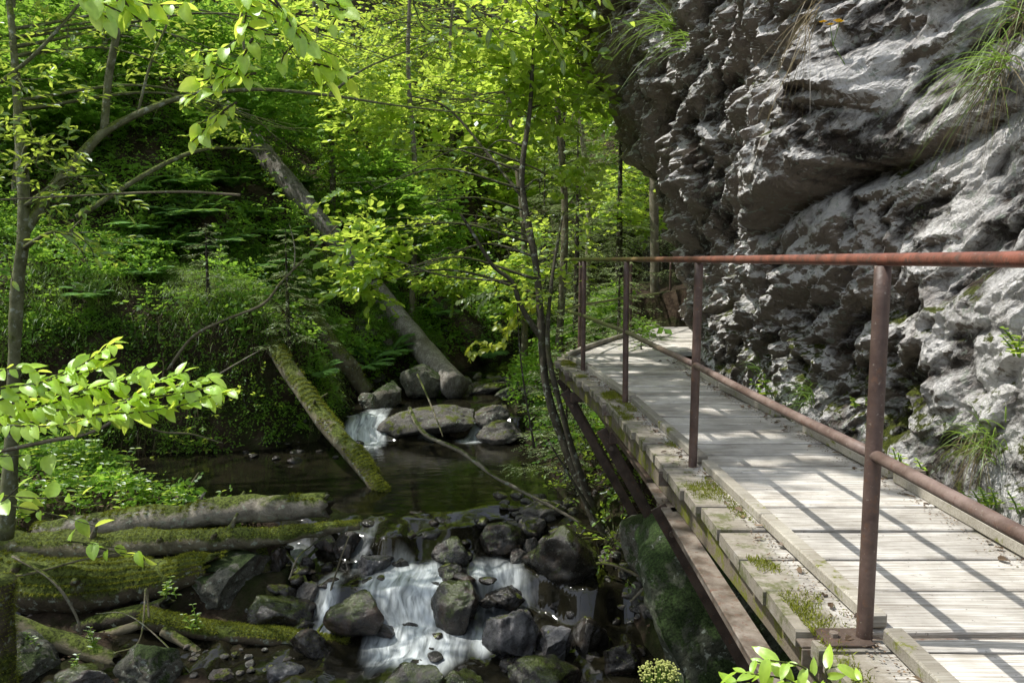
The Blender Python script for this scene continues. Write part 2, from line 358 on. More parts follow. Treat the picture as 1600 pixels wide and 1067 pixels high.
S.view_settings.view_transform = 'Standard'; S.view_settings.look = 'None'; S.view_settings.exposure = 0; S.view_settings.gamma = 1
cy = S.cycles; cy.use_denoising = True; cy.max_bounces = 8; cy.diffuse_bounces = 4; cy.transmission_bounces = 4; cy.glossy_bounces = 3
cy.use_adaptive_sampling = True; cy.adaptive_threshold = .02; cy.sample_clamp_indirect = 6; cy.caustics_reflective = False; cy.caustics_refractive = False
# ------------------------------------------------------------------ terrain
def sdist(X, Y, pl):
    P = np.stack([X, Y], -1); best = np.full(X.shape, 1e9); sg = np.ones(X.shape)
    for a, b in zip(pl[:-1], pl[1:]):
        a = np.array(a, float); b = np.array(b, float); d = b-a
        t = np.clip(((P-a)@d)/(d@d), 0, 1); q = P-(a+t[..., None]*d); r = np.sqrt((q**2).sum(-1))
        s = np.sign(d[0]*(P[..., 1]-a[1])-d[1]*(P[..., 0]-a[0]))
        m = r < best-1e-9; sg = np.where(m, s, sg); best = np.where(m, r, best)
    return best*sg
TL = [(-40, 7.5), (-12, 9.5), (-7, 10.1), (-5.2, 10.35), (-3.6, 10.7), (-2.75, 11.2), (-2.55, 12.6), (-1.8, 14), (-.7, 16.5), (.7, 20), (2, 30), (4, 80)]
TR = [(1.2, -60), (1.2, 0), (1.25, 5), (1.1, 7), (.62, 8.2), (.42, 9.4), (.22, 10.8), (-.05, 11.8), (-.2, 12.8), (.2, 15), (1.4, 19), (2.8, 30), (5, 80)]
TN = [(-2.6, -60), (-2.5, 4), (-2.35, 6), (-2.3, 7.4), (-2.7, 8.1), (-3.9, 8.6), (-4.5, 9.3), (-5.5, 10.2), (-14, 12)]
def wlev(Y):
    return np.interp(Y, [-10, 3, 6.3, 6.85, 7.02, 7.5, 7.72, 8.05, 11.35, 11.75, 14, 20, 40], [-3.0, -2.5, -2.33, -2.26, -1.98, -1.93, -1.72, -1.65, -1.65, -1.33, -1.28, -1.1, -.2])
def zt(X, Y):
    X = np.asarray(X, float); Y = np.asarray(Y, float); sh = X.shape; X = X.ravel(); Y = Y.ravel()
    P = np.stack([X, Y, X*0], 1); w = fbm(P*.7, 3, 5)*.22
    dL = sdist(X, Y, TL)+w; dR = -sdist(X, Y, TR)+w; dN = sdist(X, Y, TN)+w*.6
    wl = wlev(Y); bed = wl-.22-.25*smooth(8.6, 8., Y)
    wall = np.interp(Y, [8, 11.2, 12.2, 15, 30], [1.5, 1.5, .35, .3, .3])
    g = lambda d: np.where(d < 14, d, 14+(d-14)*.35)
    z = bed.copy()
    zl = wl-.1+wall*smooth(0, .4, dL)+1.02*g(np.maximum(dL, 0)); z = np.where(dL > -.1, np.maximum(z, zl), z)
    zr = wl-.2+.25*smooth(0, .3, dR)+np.minimum(.82*np.maximum(dR, 0), 1.6+.3*np.maximum(dR-1.9, 0)); zr = np.minimum(zr, np.where(Y < 12, -.17+.0*Y, 99))
    z = np.where(dR > -.1, np.maximum(z, zr), z)
    zn = wl-.12+.30*smooth(7.4, 8.3, Y)*smooth(0, .5, dN)+.10*smooth(8.3, 7.4, Y)+(.01+.09*smooth(7.5, 8.5, Y))*np.maximum(dN, 0)+.5*np.maximum(dN-3.5, 0); z = np.where((dN > -.1) & (dL <= .3), np.maximum(z, zn), z)
    z = z+np.where(Y > 19, .75*np.minimum(Y-19, 30), 0)
    z += fbm(P*1.9, 4, 9)*.10+fbm(P*7, 3, 19)*.025
    return z.reshape(sh)
def zt1(x, y): return float(zt(np.array([x]), np.array([y]))[0])
def T(px, py, y0=5., y1=45.):    # where a sight line meets the ground
    r = ray(px, py); ys = np.arange(y0, y1, .06); t = ys/r[1]; X = r[0]*t; Z = EYE+r[2]*t; h = zt(X, ys)
    k = np.argmax(Z < h)
    if not (Z < h).any(): k = len(ys)-1
    return np.array([X[k], ys[k], h[k]])
def grid(mb, X, Y, Z, tint=None):
    n, m = X.shape; i = np.arange(n-1)[:, None]*m; j = np.arange(m-1)[None]
    mb.add(np.stack([X, Y, Z], -1).reshape(-1, 3), np.stack([i+j, i+m+j, i+m+j+1, i+j+1], -1).reshape(-1, 4), None, tint)
xs = np.concatenate([-np.geomspace(90, 9, 30), np.arange(-8.9, 3.6, .065), np.geomspace(3.7, 90, 34)])
ys = np.concatenate([-np.geomspace(60, 1, 16), np.arange(-.5, 4, .25), np.arange(4, 17, .07), np.geomspace(17.1, 120, 80)])
gx, gy = np.meshgrid(xs, ys, indexing='ij'); mb = MB(); grid(mb, gx, gy, zt(gx, gy))
tag(mb.build('ground', M['ground'], smooth_=True), kind='structure')
# ------------------------------------------------------------------ stream
xs = np.arange(-7.5, 1.9, .035); ys = np.concatenate([np.arange(2.5, 6.2, .06), np.arange(6.2, 8.3, .02), np.arange(8.3, 11.2, .06), np.arange(11.2, 12., .02), np.arange(12, 20, .1)])
gx, gy = np.meshgrid(xs, ys, indexing='ij'); P = np.stack([gx.ravel(), gy.ravel(), gx.ravel()*0], 1)
warp = (fbm(P*np.array([1.3, .4, 1]), 3, 41)*.36).reshape(gx.shape)
calm = ((gy > 8.3) & (gy < 11.1))
gz = wlev(gy+np.where(calm, 0, warp)); turb = smooth(8.2, 7.7, gy)*.9+smooth(11.2, 11.5, gy)*.4
gz = gz+(fbm(P*np.array([5, 2.5, 1]), 3, 51).reshape(gx.shape)*.045)*turb
FOAM = [(600, 860, 55, 26, .9, -1.9), (530, 905, 60, 16, .6, -1.93), (660, 893, 95, 18, .9, -1.93), (790, 880, 62, 24, .85, -1.9), (640, 955, 62, 48, 1.2, -2.1), (700, 950, 50, 40, .6, -2.1),
        (640, 1005, 72, 30, 1.1, -2.3), (595, 1045, 65, 32, .7, -2.33), (720, 1000, 80, 18, .6, -2.3), (758, 965, 18, 42, .8, -2.2), (505, 965, 26, 45, .6, -2.1), (440, 850, 40, 30, .6, -1.9),
        (500, 850, 40, 22, .5, -1.85), (870, 855, 30, 20, .4, -1.8), (580, 672, 32, 22, 1.3, -1.5), (573, 688, 40, 10, 1., -1.64), (735, 685, 50, 6, .8, -1.64), (660, 688, 60, 5, .5, -1.64), (745, 668, 16, 18, .7, -1.5),
        (700, 645, 60, 5, .25, -1.33), (1010, 1040, 50, 22, .5, -2.4), (900, 940, 60, 12, .3, -2.), (550, 930, 50, 15, .4, -2.), (330, 715, 60, 3, .12, -1.64)]
foam = np.zeros(gx.shape)
for (px, py, rx, ry, s, z) in FOAM:
    c = G(px, py, z); e = G(px+rx, py, z); t = G(px, py-ry, z); b = G(px, py+ry, z)
    wx = abs(e[0]-c[0]); wy = max(abs(t[1]-b[1])/2, .05)
    foam += s*np.exp(-(((gx-c[0])/wx)**2+((gy-c[1])/wy)**2)*1.1)
sl_ = np.abs(np.gradient(gz, axis=1)/np.maximum(np.gradient(gy, axis=1), 1e-3)); foam = foam*.8; foam += smooth(.5, 2., sl_)*.10*((gx > -2.5) & (gx < .9))
foam *= (.75+.8*fbm(P*np.array([4, 1.2, 1]), 3, 77).reshape(gx.shape)); foam = np.clip(foam*1.5-.58, 0, 1)
foam = np.where(calm, foam*.8, foam)
mb = MB(); grid(mb, gx, gy, gz, foam.ravel()); tag(mb.build('stream_water', M['water'], smooth_=True), kind='structure')
# ------------------------------------------------------------------ cliff
CB = catmull([(2.6, -6), (2.2, -2), (2.08, 1.5), (2.05, 3.4), (1.96, 4.6), (1.92, 5.6), (1.98, 7.), (2.08, 8.4), (2.24, 9.15), (2.7, 9.8), (3.8, 10.6), (6, 11.6), (11, 13)], 60)
seg = np.r_[0, np.cumsum(np.linalg.norm(np.diff(CB, axis=0), axis=1))]
s_at = lambda Y: np.interp(Y, CB[:, 1], seg)
sv = [s_at(-1.5)]
while sv[-1] < s_at(2.2): sv.append(sv[-1]+.05)
while sv[-1] < s_at(9.9): sv.append(sv[-1]+.0035+.0019*np.interp(sv[-1], seg, CB[:, 1]))
while sv[-1] < seg[-1]: sv.append(sv[-1]+.12)
sv = np.array(sv); zv = np.concatenate([np.arange(-2.4, -.3, .05), np.arange(-.3, 3.2, .0125), np.arange(3.2, 5.2, .02), np.arange(5.2, 6.6, .12)])
bx = np.interp(sv, seg, CB[:, 0]); by = np.interp(sv, seg, CB[:, 1])
tx = np.gradient(bx, sv); ty = np.gradient(by, sv); nx, ny = -ty, tx; l = np.hypot(nx, ny); nx, ny = nx/l, ny/l
ss, zz = np.meshgrid(sv, zv, indexing='ij'); js = np.gradient(sv)[:, None]; jz = np.gradient(zv)[None]; jr = np.random.default_rng(77); ss = ss+js*jr.uniform(-.38, .38, ss.shape); zz = zz+jz*jr.uniform(-.38, .38, zz.shape); YY = by[:, None]+0*zz
k = np.interp(by, [2, 4, 6, 8, 9.2, 11, 13], [.04, .12, .26, .44, .58, .3, .1])[:, None]
zt_ = 1.5+.33*by[:, None]; zc = np.minimum(np.maximum(zz-.75, 0), zt_-.75); over = k*zc+.03*k*zc**2-.75*np.maximum(zz-zt_, 0)
lowb = -.10*smooth(1., .2, zz)*smooth(2., 3., YY)-.15*smooth(0, -1, zz)      # shallow undercut at deck level, ravine side below
lowb = lowb+.24*smooth(6.8, 8.2, YY)*smooth(1.1, .3, zz)*smooth(-.6, 0, zz)
wY = np.interp(YY, [2, 3.7, 4.5], [1, 1, 0]); lowb = lowb-wY*(.72*smooth(.4, 2.7, zz)-.12)
P = np.stack([ss, zz, zz*0], -1).reshape(-1, 3)
wv = np.stack([fbm(P*1.1, 3, 3), fbm(P*1.1, 3, 13), fbm(P*1.1, 3, 23)], 1)
ca, sa = math.cos(.52), math.sin(.52)
Q = np.stack([P[:, 0]*ca-P[:, 1]*sa, (P[:, 0]*sa+P[:, 1]*ca), P[:, 2]], 1)      # strata dip down towards the nose
f1, c1 = facets(Q*np.array([.75, 1.5, 1])+wv*.35, 3, .65); f2, c2 = facets(Q*np.array([1.7, 4.6, 1])+wv*.9, 30, .75); f3, c3 = facets(Q*np.array([5.5, 13, 1])+wv*1.6, 60, .8)
rd = ridge(Q*np.array([1.2, 3.2, 1])+wv*.3, 5, 70)
U = np.stack([Q[:, 0]*.42, Q[:, 1], P[:, 0]*0], 1)+wv*.10
t1 = trin(U*1.05+3.3, 5); t2 = trin(U*2.5+7.7+t1[:, None]*.25, 6); t3 = trin(U*6.1+t2[:, None]*.5, 7); t4 = trin(U*15+t3[:, None]*.8, 8); t5 = trin(U*37+t4[:, None], 9)
U2 = np.stack([P[:, 0]*.9+P[:, 1]*.3, P[:, 1]*.8-P[:, 0]*.2, P[:, 0]*0], 1)+wv*.2; t6 = trin(U2*3.6, 15); rd = ridge(np.stack([U[:, 0]*1.5, U[:, 1]*3.5, t2*.6], 1), 4, 70)
dis = .22*t1+.13*t2+.078*t3+.050*t4+.022*t5+.05*t6+.05*np.maximum(rd, -.2)+.07*(1-2.2*np.abs(trin(U*3.7+31, 41)))+.035*(1-2.2*np.abs(trin(U*9.3+t3[:, None]*.4+11, 42)))+.012*fbm(P*22, 3, 90)
dis += -.16*smooth(.06, 0, np.abs(vnoise(U*.9+5, 31)))*smooth(-.2, .3, vnoise(U*.6, 32))-.07*smooth(.05, 0, np.abs(vnoise(U*2.3+9, 33)))*smooth(-.1, .2, vnoise(U*1.3, 34))
ctint = np.clip(.52+.45*t3+.35*t4+.25*t2, 0, 1)
dis = dis.reshape(ss.shape)
# the big slab: its lower edge runs as a crack from upper right to lower left
ln = (zz-1.40)-(4.9-YY)*.235+fbm(P*2, 3, 8).reshape(ss.shape)*.05
mk = smooth(3.3, 3.8, YY)*smooth(5.9, 5.1, YY)
dis = dis*(1-.5*mk*smooth(.7, .0, np.abs(ln)))+mk*.26*smooth(-.015, .03, ln)*smooth(1.3, .25, ln)-mk*.10*np.exp(-(ln/.05)**2)
damp = (smooth(-.25, .45, zz)*.75+.25)*(1-.5*wY*smooth(2.6, 1.4, zz)); dis = dis*damp
dis = dis*np.interp(YY, [8, 9.5], [1, .8])
off = lowb+dis-.1; BX = np.interp(ss, seg, CB[:, 0]); BY = np.interp(ss, seg, CB[:, 1])
PX = BX+nx[:, None]*off-over; PY = BY+ny[:, None]*off

mb = MB(); n_, m_ = PX.shape; i = np.arange(n_-1)[:, None]*m_; j = np.arange(m_-1)[None]
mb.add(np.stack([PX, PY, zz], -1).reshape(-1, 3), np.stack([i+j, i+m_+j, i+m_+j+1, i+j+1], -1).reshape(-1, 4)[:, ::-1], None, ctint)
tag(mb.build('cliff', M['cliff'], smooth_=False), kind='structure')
CLP = (PX, PY, zz)
def cliff_pt(px, py):            # where a sight line meets the cliff
    r = ray(px, py); d = (PX*r[1]-PY*r[0])**2+((zz-EYE)*r[1]-PY*r[2])**2
    d = np.where((PY > 1.5) & (PY < 10.), d, 9); d = d/np.maximum(PY, 1)**2; k_ = np.where(d < d.min()+2e-4, PY, 99).argmin(); i_, j_ = np.unravel_index(k_, d.shape)
    return np.array([PX[i_, j_], PY[i_, j_], zz[i_, j_]])
# ------------------------------------------------------------------ footbridge
bridge = thing('footbridge', 'weathered plank footbridge with rusty red pipe railing along the rock wall', 'footbridge', (1.3, 2.1, 0))
PB = [np.array([1.0, -1.5, 0]), np.array([1.0, .32, 0])]+[G(*p) for p in ((1350, 999), (1082, 730), (977, 629), (911, 579))]
COR = G(883, 562)
QB = [G(905, 547), G(985, 521), G(1046, 506)]; QB.append(QB[-1]+(QB[-1]-QB[-2]))
RL = PB+[COR]+QB
XLf = lambda Y: np.interp(Y, [p[1] for p in RL], [p[0] for p in RL])
XRf = lambda Y: np.interp(Y, [-2, 2, 4, 6.2, 7.5, 8.6, 9.6, 11, 14.5], [1.86, 1.86, 1.86, 1.74, 1.72, 1.85, 2.6, 3.6, 5.2])
mb = MB(); me_ = MB(); y = -1.4; rs = random.Random(3); postY = [p[1] for p in PB[1:]]
while y < 14.:
    w = rs.uniform(.20, .27); y2 = y+w
    for py_ in postY:                                            # cross angle lies in the gap at every post
        if y < py_+.035 < y2: w = max(.05, py_+.0-y); y2 = y+w; break
    nxt = y2+.019
    for py_ in postY:
        if abs(y2-py_) < .02: nxt = py_+.055
    yc = (y+y2)/2; xl = XLf(yc)-.145+rs.uniform(-.018, .018); xr = XRf(yc)+.02
    if y2 > COR[1]: xl = XLf(yc)-.10
    th = .05; dz = rs.uniform(-.006, .006); roll = rs.uniform(-.012, .012); yaw = rs.uniform(-.006, .006)
    ax = np.array([[1, yaw, 0], [-yaw, 1, roll], [0, -roll, 1]])
    n = 26; L = xr-xl; u = np.linspace(-L/2, L/2, n); hw = w/2
    prof = np.array([[-hw, -th], [-hw, -.006], [-hw+.006, 0], [-hw*.4, -.0015], [hw*.4, -.0015], [hw-.006, 0], [hw, -.006], [hw, -th]])
    V = np.zeros((n, 8, 3)); V[..., 0] = u[:, None]; V[..., 1] = prof[None, :, 0]; V[..., 2] = prof[None, :, 1]
    e = fbm(np.stack([u*3, u*0+yc*9, u*0], 1), 3, 5)*.006; V[:, :3, 1] += e[:, None]; e = fbm(np.stack([u*3, u*0+yc*9+5, u*0], 1), 3, 6)*.006; V[:, 5:, 1] += e[:, None]
    V = V.reshape(-1, 3)@ax+np.array([(xl+xr)/2, yc, dz])
    i = np.arange(n-1)[:, None]*8; j = np.arange(8)[None]; j2 = (j+1) % 8
    Fq = np.vstack([np.stack([i+j, i+8+j, i+8+j2, i+j2], -1).reshape(-1, 4), [[0, 1, 2, 7], [2, 3, 4, 7], [4, 5, 6, 7], [(n-1)*8+7, (n-1)*8+2, (n-1)*8+1, (n-1)*8], [(n-1)*8+7, (n-1)*8+4, (n-1)*8+3, (n-1)*8+2], [(n-1)*8+7, (n-1)*8+6, (n-1)*8+5, (n-1)*8+4]]])
    tp_ = rs.uniform(.5, 1.); tv = np.repeat(tp_-(tp_)*smooth(.20, .10, u+L/2)-.35*smooth(.16, .04, L/2-u), 8); mb.add(V, Fq, None, tv)
    for nx_ in (xl+.20, xr-.14):
        for ny_ in (-.25, .25): tube(mb, [(nx_+rs.uniform(-.01, .01), yc+ny_*w, dz-.004), (nx_+.001, yc+ny_*w, dz+.0015)], .0042, 6, tint=0.)
    y = nxt
mb.build('deck', M['plank'], bridge)
# left batten beside the posts, in lengths
def batten(pts, w=.055, h=.045, name='kerb', mt='kerb', z0=.004):
    m_ = MB(); 
    for a, b in zip(pts[:-1], pts[1:]):
        a = np.array([*a[:2], z0+h/2]); b = np.array([*b[:2], z0+h/2]); d = b-a; L = np.linalg.norm(d); d /= L; s_ = np.array([d[1], -d[0], 0])
        box(m_, (a+b)/2, (L-.008, w, h), np.array([d, s_, [0, 0, 1]]), rs.uniform(.5, 1), bev=.006)
    return m_.build(name, M[mt], bridge)
off_ = np.array([.065, 0, 0]); b1 = [(p+off_) for p in PB[1:]]
for a, b in zip(b1[:-1], b1[1:]):
    g_ = np.array([0, .05, 0]); batten([a+g_, a+(b-a)*.52, b-np.array([0, .02, 0])])
batten([PB[0]+off_, PB[1]+off_-np.array([0, .04, 0])]); batten([b1[-1]+np.array([0, .05, 0]), COR+np.array([.05, -.02, 0])]); batten([COR+np.array([.02, .05, 0]), QB[0]+np.array([.05, 0, 0]), QB[1]+np.array([.05, 0, 0])]); batten([QB[1]+np.array([.06, .05, 0]), QB[2], QB[3]])
for ya, yb in ((-1.3, 1.6), (1.62, 3.55), (3.6, 4.6), (5.05, 6.2), (6.25, 7.9)):
    batten([(XRf(ya)-.03, ya), (XRf(yb)-.03, yb)], .06, .05)
# bearers, beam, cross angles and braces under the deck
def strip(pts, w, h, zt_, name, mt, bev=.006):
    m_ = MB()
    for a, b in zip(pts[:-1], pts[1:]):
        a = np.array([a[0], a[1], zt_-h/2]); b = np.array([b[0], b[1], zt_-h/2]); d = b-a; L = np.linalg.norm(d); d /= L; s_ = np.array([d[1], -d[0], 0])
        box(m_, (a+b)/2, (L+.0, w, h), np.array([d, s_, [0, 0, 1]]), rs.uniform(.2, .8), bev)
    return m_.build(name, M[mt], bridge)
pl = [p for p in PB]+[COR+np.array([.03, -.02, 0])]
strip([p+np.array([-.05, 0, 0]) for p in pl], .10, .14, -.056, 'bearer', 'beam_wood')
strip([(XRf(v)-.15, v) for v in (-1.4, 4, 6.2, 8.0)], .10, .14, -.056, 'bearer', 'beam_wood')
strip([COR+np.array([.12, .1, 0]), QB[0]+np.array([.06, .05, 0]), QB[1]+np.array([.06, 0, 0]), QB[2], QB[3]], .10, .14, -.056, 'bearer', 'beam_wood')
def channel(a, b, w, h, zt_, name, mt):                          # a steel channel: web and two flanges
    m_ = MB(); a = np.array([a[0], a[1], 0]); b = np.array([b[0], b[1], 0]); d = b-a; L = np.linalg.norm(d); d /= L; s_ = np.array([d[1], -d[0], 0]); ax = np.array([d, s_, [0, 0, 1]]); c = (a+b)/2
    box(m_, c+s_*(w/2-.02)+[0, 0, zt_-h/2], (L, .010, h-.026), ax, .4, .002); box(m_, c+[0, 0, zt_-.006], (L, w, .012), ax, .6, .003)
    return m_.build(name, M[mt], bridge)
channel((.79, -1.2), (.80, 4.22), .085, .15, -.20, 'steel_beam', 'steel')
channel((.80, 4.3), (.70, 7.5), .05, .09, -.20, 'steel_beam', 'steel_dark')
for k_, p in enumerate(PB[1:]+[COR+np.array([.12, 0, 0])]):
    m_ = MB(); yb = p[1]; xr = XRf(yb)+.25; xl = p[0]-.17
    box(m_, ((xl+xr)/2, yb+.028, -.025), (xr-xl, .046, .008), None, .7, .002); box(m_, ((xl+xr)/2, yb+.005, -.064), (xr-xl, .007, .07), None, .3, .002)
    m_.build('cross_angle', M['steel'], bridge)
    m_ = MB(); a = np.array([xl-.01, yb-.02, -.20]); b = np.array([xl+.86, yb-.02, -1.75]); d = nrmz(b-a); s_ = np.array([0, 1., 0]); u_ = np.cross(d, s_)
    if k_ > 0:
        L = np.linalg.norm(b-a); ax = np.array([d, s_, u_]); c = (a+b)/2
        box(m_, c, (L, .008, .075), ax, .5, .002); box(m_, c+u_*.041+s_*.028, (L, .065, .008), ax, .5, .002)
        br = m_.build('brace', M['steel_dark'], bridge)
        m2 = MB()
        for q in (.09,):
            cc = a+(b-a)*q+np.array([0, -.004, 0]); tube(m2, [cc, cc+[0, -.012, 0]], .016, 6)
        o2 = m2.build('bolt', M['steel'], bridge); o2.parent = br; o2.location = (0, 0, 0)
        m2 = MB(); box(m2, ((xl+xr)/2, yb-.06, -.245), (xr-xl-.1, .07, .09), None, .3, .004); m2.build('crossbeam', M['steel_dark'], bridge)
# posts and rails
H = 1.045
def rail_path(z, bow=0): 
    q = [PB[0], PB[1]]+PB[2:]+[COR]+QB
    return catmull([np.array([p[0], p[1], z]) for p in q], 8)
for i_, p in enumerate(PB[1:]+QB):
    m_ = MB(); r_ = .0215 if i_ < 5 else .019
    lean = np.array([.004*((i_*7) % 3-1), 0, 0])
    tube(m_, catmull([p+[0, 0, -.05], p+[0, 0, .5]+lean, p+[0, 0, H-.012]+lean*1.5], 6), r_, 20)
    po = m_.build('post', M['post'], bridge, smooth_=True)
    if i_ < 2:
        m_ = MB(); box(m_, p+[-.055, 0, .006], (.13, .10, .008), None, .5, .002); box(m_, p+[-.117, 0, -.028], (.007, .10, .06), None, .5, .002); 
        bp = m_.build('base_plate', M['steel_dark'], bridge); bp.parent = po; bp.location = (0, 0, 0)
        m_ = MB(); tube(m_, [p+[-.085, .0, .010], p+[-.085, 0, .022]], .013, 6)
        bo = m_.build('bolt', M['steel'], bridge); bo.parent = po; bo.location = (0, 0, 0)
m_ = MB(); tube(m_, rail_path(1.05), .0165, 20, bump=.03, bs=5); m_.build('handrail', M['rail'], bridge, smooth_=True)
for a, b in zip(RL[:-1], RL[1:]):
    a_ = np.array([a[0], a[1], .525]); b_ = np.array([b[0], b[1], .525]); d = nrmz(b_-a_)
    m_ = MB(); tube(m_, catmull([a_+d*.0, (a_+b_)/2+[0, 0, -.004], b_-d*.0], 6), .0165, 16); m_.build('lower_rail', M['midrail'], bridge, smooth_=True)
# ------------------------------------------------------------------ boulders
_ico = {}
def ico(n):
    if n not in _ico:
        b = bmesh.new(); bmesh.ops.create_icosphere(b, subdivisions=n, radius=1.); b.verts.ensure_lookup_table()
        _ico[n] = (np.array([v.co[:] for v in b.verts]), np.array([[v.index for v in f.verts] for f in b.faces])); b.free()
    return _ico[n]
def rock_shape(seed, sub=5, cuts=11, rough=.9):
    r = np.random.default_rng(seed); V, Ft = ico(sub); V = V.copy()
    for k in range(cuts):
        n = nrmz(r.normal(size=3)); c = r.uniform(.5, .84); d = V@n-c; V = V-np.maximum(d, 0)[:, None]*n*.93
    n0 = nrmz(V); V = V+n0*(fbm(V*1.3+seed*3.1, 3, seed)*.16*rough+fbm(V*4+seed, 4, seed+5)*.06*rough+fbm(V*14+seed, 3, seed+9)*.018*rough)[:, None]
    return V, Ft
def rock(name, seed, c, half, rz, mat, label=None, group=None, cat='boulder', sub=5, cuts=11, rough=.9, tilt=0.):
    V, Ft = rock_shape(seed, sub, cuts, rough); a = math.cos(rz), math.sin(rz)
    ext = np.abs(V).max(0); V = V/ext*np.asarray(half)
    b = math.cos(tilt), math.sin(tilt); V = np.stack([V[:, 0]*b[0]-V[:, 2]*b[1], V[:, 1], V[:, 0]*b[1]+V[:, 2]*b[0]], 1)
    V = np.stack([V[:, 0]*a[0]-V[:, 1]*a[1], V[:, 0]*a[1]+V[:, 1]*a[0], V[:, 2]], 1)
    m_ = MB(); m_.add(V+c, None, Ft); o = m_.build(name, M[mat], smooth_=True, loc=c); return tag(o, label, cat, group)
def zw(px, py):                                                  # level of water / ground on a sight line
    r = ray(px, py); ys_ = np.arange(5., 30, .02); t = ys_/r[1]; X = r[0]*t; Z = EYE+r[2]*t
    h = np.maximum(wlev(ys_), zt(X, ys_)); k_ = np.argmax(Z < h); return np.array([X[k_], ys_[k_], h[k_]])
BOULDERS = [
 (825, 813, 940, 934, 'rock_moss', 'largest moss flecked boulder on the right bank of the cascade at the sapling foot'),
 (746, 803, 818, 868, 'rock_moss', 'round dark mossy boulder at the right lip of the pond above the white water'),
 (678, 838, 739, 884, 'rock_moss', 'rounded boulder with thin grass on top in the middle of the cascade'),
 (682, 880, 727, 929, 'rock_moss', 'small upright mossy stone leaning behind the green topped boulder'),
 (678, 897, 760, 989, 'rock_moss', 'tall boulder with a bright green mossy top beside the main fall'),
 (629, 901, 672, 934, 'rock_wet', 'small black wet stone splitting the main white fall'),
 (759, 949, 852, 1040, 'rock_glossy', 'broad glossy slab with silvery wet face at the foot of the cascade'),
 (840, 975, 895, 1040, 'rock_glossy', 'dark wedge of wet rock against the right side of the glossy slab'),
 (761, 913, 821, 948, 'rock_wet', 'flat brown wet rock just below the white pool on the right'),
 (515, 922, 608, 1006, 'rock_moss', 'large dark triangular boulder to the left of the main fall'),
 (556, 865, 612, 900, 'rock_glossy', 'smooth bluish wet boulder in the white water behind the triangular boulder'),
 (524, 827, 565, 875, 'rock_wet', 'upright angular stone by the tip of the thin log'),
 (601, 826, 636, 855, 'rock_moss', 'small knobbly stone at the head of the central rapid'),
 (601, 1028, 700, 1110, 'rock_moss', 'wide dark boulder cut by the bottom edge left of the slab'),
 (680, 1034, 756, 1110, 'rock_moss', 'lower rounded boulder joined to the right of the wide bottom boulder'),
 (790, 1035, 905, 1110, 'rock_moss', 'two humped dark boulder at the bottom edge below the slab'),
 (892, 958, 950, 1027, 'rock_wet', 'black wet boulder in the side channel under the footbridge'),
 (682, 812, 715, 824, 'rock_wet', 'low flat stone breaking the smooth pond outlet'),
 (622, 798, 663, 808, 'rock_wet', 'low mossy stone just showing at the rim of the pond'),
 (570, 816, 606, 831, 'rock_wet', 'flat wet stone between the thin log tip and the central rapid'),
 (814, 801, 850, 834, 'rock_dry', 'pale dry stone wedged between the two mossy boulders on the right'),
 (814, 834, 844, 865, 'rock_dry', 'dark round stone under the pale wedged stone'),
 (792, 856, 823, 877, 'rock_dry', 'small grey stone at the edge of the right hand pool'),
 (814, 777, 882, 817, 'rock_dry', 'brown streaked bank rock behind the pale wedged stone'),
 (603, 851, 630, 866, 'rock_wet', 'tiny brown stone under the knobbly stone in the rapid'),
 (420, 853, 448, 889, 'rock_wet', 'wet stone at the left edge of the rapid below the thin log'),
 (466, 865, 492, 886, 'rock_wet', 'jagged little stone among twigs left of the bluish boulder'),
 (464, 908, 505, 950, 'rock_dry', 'pale topped stone amid driftwood left of the triangular boulder'),
 (395, 932, 482, 992, 'rock_moss', 'dark mossy boulder behind the lower mossy log'),
 (420, 1037, 476, 1068, 'rock_glossy', 'blue glinting wet stone at the bottom below the lower mossy log'),
 (594, 635, 748, 690, 'rock_dry', 'long pale boulder between the two little falls at the head of the pond'),
 (746, 622, 801, 674, 'rock_dry', 'angular grey boulder right of the upper fall'),
 (749, 655, 828, 694, 'rock_dry', 'flat sided boulder in front of the angular grey boulder at the pond edge'),
 (630, 564, 689, 624, 'rock_bank', 'dark boulder behind the long pale boulder below the grey log'),
 (560, 612, 594, 640, 'rock_bank', 'small green boulder beside the left upper fall'),
 (582, 596, 630, 637, 'rock_bank', 'slanting mossy block above the left upper fall'),
 (600, 655, 640, 688, 'rock_wet', 'wet shoulder of rock poking out of the left upper fall'),
 (700, 596, 735, 618, 'rock_dry', 'flat grey stone at the foot of the big grey log'),
 (732, 594, 790, 616, 'rock_dry', 'low grey slab upstream of the angular boulder'),
 (775, 602, 815, 622, 'rock_bank', 'dark low slab at the far right of the upper stream'),
 (266, 850, 420, 958, 'rock_bank', 'big brown boulder under the ends of the stacked mossy logs'),
 (172, 1000, 275, 1080, 'rock_bank', 'shadowed boulder at the bottom below the rotten log'),
 (-30, 985, 85, 1075, 'rock_bank', 'mossy boulder in the bottom left corner beside the pale log'),
 (90, 1035, 180, 1085, 'rock_moss', 'dark mossy boulder cut by the bottom edge under the pale log'),
 (455, 985, 520, 1030, 'rock_wet', 'dark wet stone under the cut end of the straight mossy log'),
 (940, 1000, 1000, 1060, 'rock_wet', 'dark wet boulder in shadow right of the side channel'),
 (612, 868, 640, 892, 'rock_wet', 'small black stone between the bluish boulder and the rounded boulder'),
 (860, 925, 905, 955, 'rock_wet', 'low black stone upstream of the side channel boulder'),
 (330, 1040, 372, 1064, 'rock_dry', 'small stone on the gravel beside the leaning grey branch'),
]
